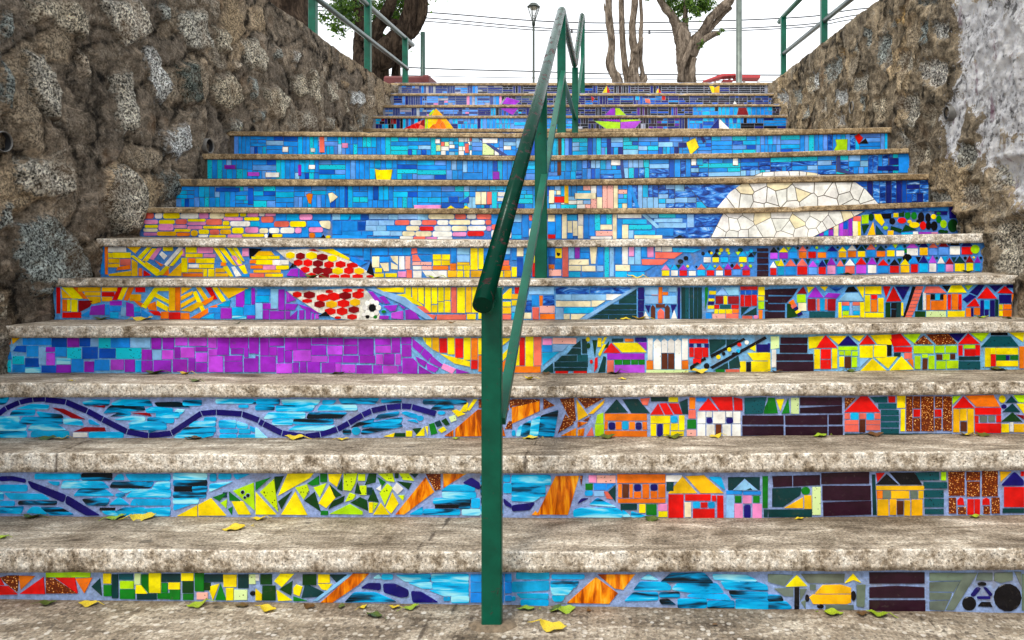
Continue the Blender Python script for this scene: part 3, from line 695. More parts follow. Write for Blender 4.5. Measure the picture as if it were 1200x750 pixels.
ROW[3] = """SEG 0 445 4; x 0,85 42,82 28,110 0,115; x 50,165 62,145 165,142 162,165; x 75,135 150,115 230,120 225,135; R 245,130 300,137 400,185 340,178; x 175,150 290,165 295,178 190,172; x 95,205 110,175 285,178 295,205; x 300,180 380,192 390,212 302,205; x 0 202 122 235; x 135,235 150,210 268,210 308,235; x 0 242 125 268; c 145,268 150,240 325,240 325,270
R 345,243 400,222 490,224 496,240; w 345 248 410 268; x 420 247 578 270; c 415,187 430,187 472,213 420,208; x 0 175 90 197; x 390,105 430,95 515,95 510,118 400,118; R 425,122 495,120 490,130; x 525,112 560,94 700,95 715,120 540,118; x 728,108 840,105 895,130 740,123; x 490,155 520,122 670,122 680,140
x 685,140 720,127 810,137 805,152 690,152; x 820,155 830,140 865,142 850,160; x 515,172 560,154 612,154 610,167; R 620,155 700,155 710,170; x 735 152 840 175; x 535,187 600,172 680,177 680,190; x 695 178 815 200; x 605,208 620,196 770,198 780,210; x 610 215 780 232; x 860 97 945 118; x 700,235 740,238 700,246
x 820,270 840,250 1000,250 1000,258 930,275; x 850,245 870,226 1010,224 1010,245; x 890,218 900,197 1010,195 1010,215; x 960 178 1012 190; x 1015 92 1188 108; c 1120 118 1165 130; x 1028 192 1105 222; x 1112,197 1160,212 1160,225 1114,225; c 1030 232 1115 248; c 1030 255 1110 275; c 1120 232 1175 250; c 1115 256 1198 275; c 1170,215 1198,227 1198,245 1178,242; x 1175 100 1198 110
SEG 300 445 4; x 5 92 110 112; x 122,95 300,95 288,115 130,115; c 312,95 380,95 365,112 312,115; x 390,90 575,88 560,110 402,110; x 590 95 680 105; x 0 120 85 140; x 95,145 95,122 275,122 262,145; x 290,142 305,120 470,120 475,140; x 40,180 60,155 230,155 230,178; x 240,178 250,155 425,155 400,178; x 80 188 172 208; x 178 186 362 205; x 150,235 190,215 375,215 330,235; x 0,225 55,275 0,275
x 440,225 480,202 555,182 545,200; x 490,225 520,207 650,182 685,177 680,200 640,213; x 560,185 575,165 670,150 665,165; x 495,250 500,235 680,207 685,217 520,250; c@ 470 240 20 18; x 685,155 700,150 755,165 760,178 720,173; x 705,190 745,187 760,200; x 410 236 444 252; c@ 770 180 16 12; x 785 95 985 112; x 820,140 840,120 925,120 925,135; c@ 870 155 18 8
y 600,265 650,250 645,268; G 650 250 700 265; y 705 240 732 265; G 735,230 775,225 755,255; y 750,262 790,220 790,262; y 795,220 806,218 806,262; g 812,208 835,202 850,250 822,258; t 838,200 862,190 872,213 850,220; y 855,235 880,220 892,235 870,248; G 870,192 890,180 908,208 890,213; M 905,175 935,165 940,188 915,198; y 920,145 940,140 980,160 945,172; y 955,150 985,105 995,110 988,148; y 990,140 1020,92 1038,92 1000,145
O 885,262 925,235 925,265; O 935,265 935,230 1040,140 1100,140 1150,200 1168,262; a 1045 92 1100 130; a 1190 95 1200 130; o 1110,130 1180,100 1185,140 1120,175; a 1168,230 1185,195 1200,195 1200,228
SEG 600 445 4; a 0 92 130 120; O 0,130 130,100 130,145 0,205; a 148,88 200,120 148,138; x 42,262 52,210 88,192 78,262; x 85,262 95,190 130,172 120,262; x 125,265 137,170 215,145 195,265; c 0 237 16 262; x 20,262 33,222 46,214 38,262; a 225,90 290,85 300,190 280,200; a 215,250 250,162 290,205; a 306,85 435,85 345,133; Y 302,92 355,165 310,190; Y 358,160 435,92 428,112 380,158; a 335,190 370,167 355,195
O 308,197 352,200 308,223; O 230,262 300,227 300,262; O 308,262 310,234 340,227 335,262; s 350,262 375,222 383,262; m 392,205 400,165 428,155 428,205; m 390 210 430 262; t 435,155 490,92 542,152; t 518,92 590,90 645,155 560,155; o 435 160 632 190; o 435 195 448 232; n 453 200 483 232; o 487 198 512 232; c 517 195 545 232; o 550 198 575 232; n 580 200 607 232; o 612 198 632 232; o 435 240 632 265
s 602,90 645,85 635,118 612,116; t 652 82 730 100; y 735 82 778 103; r 650,162 685,112 710,162; r 693,112 725,110 755,162 717,162; r 734,112 780,112 798,160 762,160; y 650 170 740 203; c 745 170 775 200; y 783 168 808 235; y 650 208 675 262; n 680 208 705 265; y 710 208 738 262; y 745 206 778 235; y 745 242 805 262; t 785,105 822,90 825,160 800,160; o 832 83 858 135; s 828 142 860 180; g 822 188 862 228; S 820 235 862 262
b 865 85 910 100; r 875,142 920,87 965,142; r 932,82 1030,80 1035,142 975,142; r 1040,82 1078,90 1080,142 1042,142; w 870 150 905 203; w 912 150 937 173; n 912 178 937 203; w 943 150 998 203; w 1005 150 1032 173; n 1005 179 1035 203; w 1038 150 1070 203; w 870 210 905 262; w 912 210 948 262; h 955 210 980 260; w 987 210 1025 262; w 1032 210 1070 262; D 1090,85 1192,82 1175,158 1090,160; K 1080 168 1200 208; K 1080 218 1200 260; g 1185,130 1198,100 1198,158 1180,158
SEG 900 445 4; g 0,85 30,85 45,155 0,158; y 38,92 75,90 57,145; g 65,158 95,85 100,155; M 108 85 143 158; K 150 83 345 118; K 150,132 345,122 345,155 150,155; K 0 168 72 208; K 80,168 277,165 277,210 82,210; K 285 165 348 208; K 0 218 72 260; K 82 220 277 262; K 285 218 350 260; a 360,85 410,85 360,138; r 360,150 435,78 465,78 525,150; s 360 158 382 182; c 388 155 423 187; s 428 158 458 183; c 463 158 495 188; s 500 158 525 182
s 360 190 423 208; h 428 188 455 245; s 460 190 525 208; s 360 213 423 242; s 460 213 525 235; D 480,82 557,80 557,105 502,105; r 565 78 595 105; D 517 112 600 135; D 530 142 612 165; D 530 171 612 192; D 530 200 612 222; D 530 230 612 250; y 605 75 642 130; y 622 138 640 240; a 648 78 675 240; a 680 78 712 132; r 682 140 712 172; a 680 180 712 240; a 718 78 775 240; a 782 78 815 132; r 782 140 812 172; a 782 180 812 235; a 820 78 860 238
m 865,78 903,75 865,113; r 868,132 915,78 965,130; Y 868 138 895 245; Y 900 137 930 190; h 902 198 930 240; Y 935 137 962 250; o 925,75 1055,72 1085,125 975,125; r 970 132 1090 162; r 970 170 985 200; d 993 170 1025 197; d 1033 170 1062 195; r 1070 168 1090 198; r 970 205 1090 248; y@ 1097 90 15 17; n@ 1105 125 12 10; t 1114,108 1140,77 1168,106; t 1100,150 1145,112 1180,150; G 1095,195 1145,153 1190,195; y 1095 208 1127 245; w 1133 200 1147 242; Y 1152 208 1198 245
m 1150,72 1198,72 1198,105 1172,103; y 1165,113 1198,113 1198,158; R 1160,162 1198,167 1198,185; t 360 252 860 258"""
ROW[4] = """SEG 0 370 4; o 0,103 50,103 50,130 0,170; Y 57,103 95,103 62,130; b 110 105 240 135; B 245 105 312 145; P 318 105 370 145; B 375 105 423 142; l 428 105 462 142; T 465 100 518 150; b 523 105 608 148; l 615 100 705 148; P 712 105 755 155; P 765 102 815 155; P 825 100 878 138; P 888 98 970 140; P 978 98 1015 150; P 1022 98 1073 182; P 1080 98 1162 150; P 1170 98 1198 175
B 65,165 80,142 122,142 122,170; b 128 142 180 190; l 185 150 215 228; P 218 148 257 168; P 220 175 257 230; b 262 148 312 190; T 318 152 380 200; B 388 148 457 200; B 468 155 540 197; T 547 152 662 200; P 668 160 712 205; l 720 162 757 205; P 762 163 812 203; P 820 148 845 198; P 850 150 912 195; P 918 148 972 165; P 980 158 1018 185; P 1085 155 1140 178; P 1147 153 1164 193
b 10,205 50,170 55,203; T 62 190 112 225; B 122 200 182 238; x 268 200 330 225; b 338 204 390 262; P 398 215 440 262; b 445 207 512 255; P 522 207 580 252; P 587 207 632 262; c 637 210 662 262; P 667 212 715 262; P 722 210 802 262; P 812 205 877 262; P 885 200 915 262; P 920 175 972 215; P 922 222 972 262; P 980 190 1045 262; P 1055 188 1135 210; P 1055 215 1137 262; P 1145 200 1198 262; T 20 210 50 262; b 62 230 118 262; x 122 243 190 265; B 198 235 263 265; P 268 232 332 265
SEG 300 370 4; P 0 98 12 178; P 22 105 60 185; P 65 105 130 140; P 137 105 192 160; P 197 105 257 157; P 263 105 333 132; P 340 105 408 135; P 415 108 475 135; P 482 108 550 182; P 560 108 630 135; P 638 105 675 172; P 683 102 728 130; P 65 147 97 185; P 103 150 130 218; P 137 165 168 218; P 176 163 257 212; P 262 140 328 183; P 337 142 405 180; P 413 142 475 178; P 562 142 632 172; P 685 137 728 190
P 0 190 12 262; P 22 192 92 262; P 98 225 170 268; P 176 220 200 265; P 208 217 236 265; P 243 217 300 265; P 262 190 335 215; P 342 188 402 218; P 408 188 480 218; P 488 187 557 220; P 565 182 595 225; P 600 180 648 228; P 655 180 678 228; P 310 222 370 265; P 375 225 398 262; P 403 230 465 265; P 472 232 542 270; P 550 232 590 272; P 597 235 663 270; P 688,200 735,200 755,220 755,270 688,270; P 668 235 682 262
P 735,108 785,150 770,175 735,145; P 790,155 825,185 805,210 775,180; P 825,190 875,230 860,240 815,215; P 750,192 800,217 790,238 762,218; P 800,222 855,247 840,265 805,250; p 880,225 935,250 920,270 870,245; P 765,235 825,270 765,270; P 940,250 1000,266 940,270; y 783,103 794,103 794,125; y 798,103 822,103 822,150 798,130; Y 828,103 857,103 857,170 828,155; r 862 107 895 172; y 900 103 930 180; r 935 107 970 195; y 975 103 1005 205; y 862,177 1003,215 1003,237 930,222
o 1010 105 1038 205; r 1010 210 1038 248; y 1044 105 1130 180; o 1044 188 1130 260; y 1140,105 1198,105 1140,150; y 1142,195 1198,140 1198,165 1142,225; o 1140,235 1198,180 1198,260 1140,262
SEG 600 370 4; y 18 100 34 232; r 38 103 58 232; y 64 98 100 235; s 105 100 137 232; o 10 238 133 265; p 145 108 185 135; b 143 140 187 168; S 192 105 300 130; l 195,135 262,137 235,165 195,165; c 143,175 220,170 165,213 145,230; t 285,145 320,117 322,148; t 258,180 282,153 322,155 322,180; t 208,213 235,188 303,187 303,212; D 308 184 355 213; t 330 110 350 175; t 200 218 355 238; t 200 245 350 257; t 140,265 190,222 193,265
r 205 260 262 268; r 290 260 350 268; y@ 356 110 9 10; G@ 358 140 8 12; G 378,115 398,115 388,195; y 402 105 418 145; y 405,180 428,135 438,135 412,190; y 422,128 434,100 444,100 430,130; r@ 372 215 6 8; r 385,265 390,200 400,195 400,240; t 405,265 430,190 440,195 435,262; y@ 432 225 7 8; G 430,150 455,120 450,148; r 430,173 465,128 508,173; y 474,128 590,128 628,170 516,170; t 470 108 520 120; o 530 108 568 120; n 578 103 630 120; P 590,126 630,126 630,160
P 447 178 620 203; s 447 210 475 265; g 482 207 515 227; g 520 207 553 227; g 560 207 590 227; g 595 207 620 227; P 482 232 620 265; w 637 108 658 205; o 632 212 660 250; w 665,250 665,125 680,108 697,125 697,250; w 702,172 702,120 713,108 727,120 727,172; w 732,172 732,120 745,108 760,120 760,172; w 765,250 765,120 778,108 792,120 792,250; w 798 108 823 205; o 798 212 825 248; h 703 178 727 248; h 733 178 758 248; M 630 255 825 267
r 832 110 918 127; n 832 132 850 145; n 868 132 885 145; n 903 132 920 148; r 832 150 850 192; r 856 150 890 198; r 895 150 918 192; r 850 202 885 222; t 925,112 1000,112 1000,132 930,180; t 1006,112 1060,112 1006,142; k 930,185 1085,105 1092,112 935,196; k 930,240 1185,98 1192,106 940,248; k 835,238 905,195 908,204 840,246; k@ 845 245 10 10; k@ 912 235 12 12; y@ 967 193 9 9; y@ 1018 158 9 9; r@ 1065 135 9 8; w@ 1100 125 9 9; k@ 1040 180 8 8; k@ 992 178 7 7; c@ 1060 165 8 8
t 945,256 1010,220 1012,248; t 1018,216 1060,190 1070,240 1020,246; y 1110,150 1140,130 1140,165; n 1147 135 1198 168; y 1105,175 1198,173 1198,208 1130,208; y 1070 215 1095 262; k 1100 218 1118 262; y 1123 215 1198 262; g 955 252 995 262; s 1003 252 1065 262
SEG 900 370 4; n 0 130 8 168; y 0 175 10 258; M 14,98 50,98 50,150 14,155; w 18 160 36 240; K 60 103 183 130; K 57 137 183 172; K 40 180 210 208; K 40 217 212 258; y 190,100 260,95 225,148 192,153; r 218,150 270,93 322,148; y 284,95 365,95 330,133; y 218 158 242 248; r 248 158 293 200; r 248 208 293 248; y 300 155 322 245; n 330,138 375,95 418,138; m 330 145 418 160; m 335 167 355 182; m 360 165 388 185; m 395 168 418 187
y 335 193 355 238; h 360 193 388 243; m 393 195 415 240; y 392,95 450,92 427,118; r 428,135 465,92 500,130; y 482,92 575,88 578,135 512,132; y 430 142 490 195; y 497 140 555 192; k 560 137 577 187; y 435,258 490,202 555,258; y 504,198 604,192 562,246; y 572,255 625,192 680,250; l 430,200 470,200 432,238; r 563,92 620,85 668,138 588,142; r 590 148 672 168; t 592 175 620 190; s 640 175 672 200; m 632,88 712,85 685,128; o 655,208 678,205 680,240
a 685,132 728,94 770,132; a 742,88 845,85 885,130 790,135; m 683 142 775 175; m 783 142 825 172; m 833 142 883 172; m 688 190 713 248; m 722 182 747 195; h 725 202 745 250; m 753 188 778 248; h 790 182 815 205; m 820 180 850 205; h 855 180 875 202; m 790 213 832 248; m 838 212 890 245; n 845,85 925,82 890,120; r 892,132 938,84 990,130; r 893 140 910 185; m 917 138 968 152; r 922 158 968 187; r 973 138 992 185; t 895 193 990 207; D 895 215 992 248
m 950,82 1035,80 1000,120; k 1045 80 1120 90; D 1000,145 1045,97 1135,97 1172,142; y 1017 152 1040 238; y 1044 152 1065 178; y 1070 152 1170 180; r 1045 182 1065 235; g 1070 185 1112 207; n 1115 187 1130 207; g 1135 187 1170 205; y 1070 212 1170 235; y 1130,78 1198,78 1193,120; o 1178 145 1198 245"""
ROW[5] = """SEG 40 270 4; r 108 268 122 388; Y 130,275 178,318 135,316; y 133,267 155,267 205,318 185,320; y 160,267 180,267 228,318 210,320; o 185,267 205,267 252,320 234,320; Y 210 267 312 285; Y 240 290 312 305; Y 250,310 312,312 312,335 275,345; o 135 325 153 378; y 158 325 170 378; y 177 325 203 380; R 210,330 275,330 260,358 210,383; r 135 385 220 408; Y 320 268 390 285; r 320 290 375 308; Y 320 313 365 331; r 370,325 395,268 412,268 390,325; y 395,322 418,268 438,268 412,325
o 422,325 445,268 468,268 440,328; r 478 268 520 288; Y 450 300 500 330; o 455,318 518,347 505,360; y 505,355 565,270 590,270 525,365; y 560,288 640,332 635,345 552,302; o 530,350 568,335 575,375 540,370; y 578,330 630,360 625,378 575,352; y 570 268 630 283; Y 635 268 660 375; o 665 268 685 375; Y 692,268 740,268 692,298; Y 690,310 743,285 740,300 690,328; Y 690,345 758,307 755,325 690,362; Y 690,375 768,335 798,345 735,380; y 745,290 760,285 803,378 790,386
Y 762,268 780,268 820,328 802,330; o 785,337 843,307 840,325 800,350; r 805,268 830,268 858,320 842,323; y 838,268 860,268 898,330 882,335; Y 868,268 920,268 1008,270 912,318; o 735,410 830,357 890,337 840,370 775,412; r 540,378 585,380 600,400 565,395; o 597 382 630 412; r 636 385 685 415; o 690 388 728 415
P 262,395 270,357 330,347 330,395; P 358 332 410 350; b 358 357 405 378; c 358 385 395 410; l 410 362 430 400; P 434,337 465,347 468,405 434,400; c 472 360 498 380; b 472 387 500 412; b 336 350 352 395; b 218,400 258,377 258,405; b 505,372 538,390 550,410 507,412; c 845,355 920,327 915,355; P 948,285 985,270 985,358 948,355; c 990 275 1015 345; P 1022 272 1035 345; b 1047 275 1105 302; c 1042 308 1100 335; l 1112 275 1143 365; P 1148 278 1173 372; P 1180,285 1196,300 1196,338
P 1075 343 1138 368; c 930 362 980 398; b 985 352 1035 396; l 1040 342 1068 412; P 878 365 925 412; b 818 362 872 383; b 848 390 872 415; P 1075 375 1100 415; P 1106 380 1173 415; c 782,412 843,390 843,412; x 930 402 995 412; P 1000 400 1035 412; P 1180 345 1198 372; P 1180 380 1198 415
SEG 300 270 4; l 0 345 30 412; P 145,288 187,325 145,337; P 142,345 195,347 180,372 142,370; P 150,415 193,377 190,415; P 202,347 300,377 290,390 215,362; P 205 375 225 415; P 235 372 255 415; P 262 390 272 415; P 280 395 295 412
SEG 600 270 4; l 80 266 195 298; b 95 305 125 352; o 130 307 143 352; X 148 307 197 350; X 60 330 90 380; W 55 388 90 412; s 97 362 125 415; S 132 355 200 385; o 132 392 200 415; Y 0 300 40 320; r 15 268 35 295; y 0 328 50 350; l 0 358 50 380; c 0 388 50 412; X 207 268 360 296; X 368 268 553 293; l 207 302 275 325; l 280 302 440 325; w 443,300 520,300 470,325 443,325; W 207 332 368 356; W 374,330 435,330 397,355 374,357; l 207 365 240 415; c 246 363 380 386; W 244 393 270 415; W 278,393 345,393 315,415 278,415
l 572,268 590,268 350,415 320,415; t 548,300 582,277 582,300; t 502,330 540,305 582,305 582,340 502,340; t 430,370 460,348 582,348 582,368; t 400,392 425,375 582,375 582,390; t 365,412 395,397 450,397 450,413; t 455 397 582 413; n 592 268 618 322; n 592 328 618 378; n 592 384 615 412; l 625 268 682 300; l 625 308 682 342; o 688 266 703 340; o 655 290 683 302; o 708 290 730 302; l 735 268 770 285; l 710 308 770 342; n 625,352 648,352 640,385; h 652,412 652,362 660,350 670,362 670,412; h 676 347 715 360; s 684,412 684,382 697,367 712,382 712,412
h 718,412 718,362 728,350 738,362 738,412; n 745,350 770,350 752,385; w 616,412 626,382 642,412; w 748,412 760,374 772,412; n 777 268 787 412; t 795 268 810 412; D 814 268 828 412; t 833 268 848 412; t 853 268 868 412; t 873 268 888 412; g 905,268 918,268 915,320 905,370; b 925 268 955 280; y 925 285 955 299; B 922 304 948 316; y 922 321 948 330; n 920 335 945 347; y 918 354 945 366; l 915 371 945 382; b 910 388 932 412
l 957,302 985,268 1010,302; l 992,268 1060,268 1062,302 1017,302; R 955 309 988 342; y 993 309 1008 345; R 1013 310 1062 342; r 950 350 970 365; D 976 350 1024 365; r 1030 350 1062 365; y 950 371 965 388; y 970 371 998 388; y 1003 371 1030 388; o 1035 371 1062 385; S 940 393 998 415; s 1005 391 1060 415; r 1072 264 1148 277; B 1072 283 1090 298; B 1098 283 1120 298; B 1127 283 1148 298; r 1072 304 1086 355; r 1092 305 1119 355; r 1125 304 1147 352
t 1075,395 1075,362 1110,360; t 1085,396 1145,362 1145,396; s 1080 402 1125 414; p@ 1143 406 10 8; y 1155 266 1183 303; y 1155 310 1180 328; m 1155 335 1180 367; o 1157 375 1172 412; K 1187 280 1200 325; K 1187 335 1200 370; K 1187 380 1200 412
SEG 900 270 4; K 0,277 138,273 118,303 0,300; K 0,310 113,310 85,338 0,338; K 0 346 78 374; K 0 383 78 412; R 137,295 165,264 180,295; y 183,265 215,265 190,290; m 136 302 175 337; G 90,345 103,345 143,400 90,410; o 97,337 118,325 125,340 105,352; s 107,354 127,343 134,354 114,366; n 117,368 136,357 143,367 124,378; y 127,381 145,370 152,379 133,390; n 136,393 154,382 161,392 143,402; W 142 342 178 375
P 188,313 222,267 258,313; y 245,264 278,264 266,282; X 287,265 353,264 320,287; P 265,312 282,294 338,297 320,317; R 187 322 222 375; s 230 322 240 375; c 246 322 263 375; s 268 322 275 370; R 281 322 315 375; D 195 382 312 412; k 362,288 375,267 400,264 420,286; l 332,328 365,294 420,294 445,330; y 330 338 343 408; s 348 337 378 350; c 350 355 378 373; m 350 379 378 395; l 383 342 393 395; s 398 337 428 350; l 400 355 428 375; y 350 400 428 410; y 433 338 450 410; c 400 380 428 395
y 417,264 450,264 445,316; y 456 263 530 297; y 455 305 477 380; r 484 303 510 320; o 484 326 510 380; y 517 318 540 382; y 455 388 540 410; r 540,263 573,263 552,313; r 555,332 588,266 622,330; n 598,264 663,264 632,322; G 552 339 572 408; k 578 340 600 365; k 578 371 598 408; t 602 338 620 405; y 625 340 632 398; k 634,405 678,263 690,265 642,408
s 694,263 726,263 722,276 690,276; s 688,281 720,281 716,293 684,293; s 682,298 714,298 710,310 678,310; s 676,315 708,315 704,327 672,327; s 670,332 702,332 697,344 666,344; s 664,349 695,349 691,361 660,361; s 658,366 689,366 685,378 653,378; s 651,383 680,383 676,395 647,395; s 645,400 672,400 670,410 642,410; t 705,345 722,287 722,372 702,372; w 728 292 738 372; G 690 380 735 408
s 742,264 800,264 833,292 732,292; k 817,260 853,260 838,283; o 743 302 758 372; k 763 300 780 322; c 785 298 803 325; k 808 300 828 322; o 765 331 818 372; o 823 302 835 372; M 742 380 832 408; y 860,259 905,257 928,290 845,290; r 844 300 855 370; o 861 298 888 370; r 893 300 905 370; y 843 379 920 405; m 922,259 958,257 936,278
n 947,290 985,257 1013,257 980,303; n 914,323 945,299 973,310 932,338; r 982,318 1025,267 1070,318; r 932,355 970,320 990,355; n 1037,259 1100,257 1065,285; r 1077,292 1110,262 1148,295; o 928 365 948 403; n 952 365 961 403; o 966 363 992 395; n 996 328 1010 400; c 1016 330 1036 368; n 1016 373 1032 405; n 1041 328 1060 405; t 1066 325 1078 400; n 1084 303 1137 340; o 1143 300 1163 338; y 1083 348 1098 370; o 1104 348 1139 368; k 1145 343 1163 355; y 1083 377 1097 400; o 1102 374 1142 402; y 1147 360 1168 402; n 1118 257 1160 268
LAY 1; SEG 300 270 4; w# 148,285 420,272 510,272 560,330 590,420 470,422 380,412 290,382; r@ 195 300 20 12 6; R@ 252 302 26 15 6; r@ 315 315 28 15 6; R@ 300 346 24 14 6; r@ 242 330 22 8 6; r@ 367 310 28 17 6; Y@ 356 346 25 15 6; r@ 350 379 25 14 6; R@ 420 306 27 16 6; r@ 412 342 27 16 6; r@ 405 379 25 16 6; r@ 480 302 26 15 6; Y@ 466 337 23 15 6; R@ 460 371 24 14 6; r@ 345 286 16 7 6; r@ 430 281 22 7 6; r@ 492 280 15 6 6; r@ 452 405 22 11 6; r@ 385 408 14 5 6; k 295,400 330,380 345,400
w@ 545 332 12 12; w@ 566 340 11 11; w@ 576 362 11 12; w@ 566 385 11 11; w@ 545 394 12 11; w@ 525 384 11 11; w@ 514 362 11 12; w@ 524 341 11 11; k@ 547 363 15 16; w@ 508 395 8 8; w@ 524 390 8 7; k@ 524 404 7 7; g@ 600 380 10 6; g@ 560 405 7 6
l 520,270 560,272 700,315 830,415 800,415 680,340; P 530,285 548,288 600,342 558,325; P 580,312 600,307 628,340 607,342; P 602,354 663,350 653,375 632,378; P 667,342 700,362 690,366; P 637,387 690,377 690,415 637,410; P 702,374 738,370 768,415 705,415; P 582 400 622 414
y 565,268 695,268 695,290 602,286; y 640,302 700,298 745,322 788,355 770,352 692,324; s 752,357 788,357 818,385 792,385; s 802,392 845,397 835,415 817,415; y 703,268 727,268 727,312 703,300; y 733,268 757,268 757,330 735,314; y 762,268 787,268 787,345 764,332; y 795 268 820 383; y 826 268 850 343; y 856 268 880 330; y 887 268 912 325; s 918 268 940 385; y 946 268 980 385; Y 986 266 1010 383; y 826 350 850 383; y 857 336 880 383; y 887 332 912 383; s 850 395 985 416; y 991 392 1030 415
y 1015 266 1040 383; s 1045 266 1125 290; y 1045 297 1125 330; o 1045 337 1125 365; y 1045 372 1125 413; y 1137,268 1160,268 1137,310; y 1142,318 1190,272 1198,272 1198,320; y 1137 335 1195 355; Y 1140 362 1195 388; s 1140 395 1195 415"""
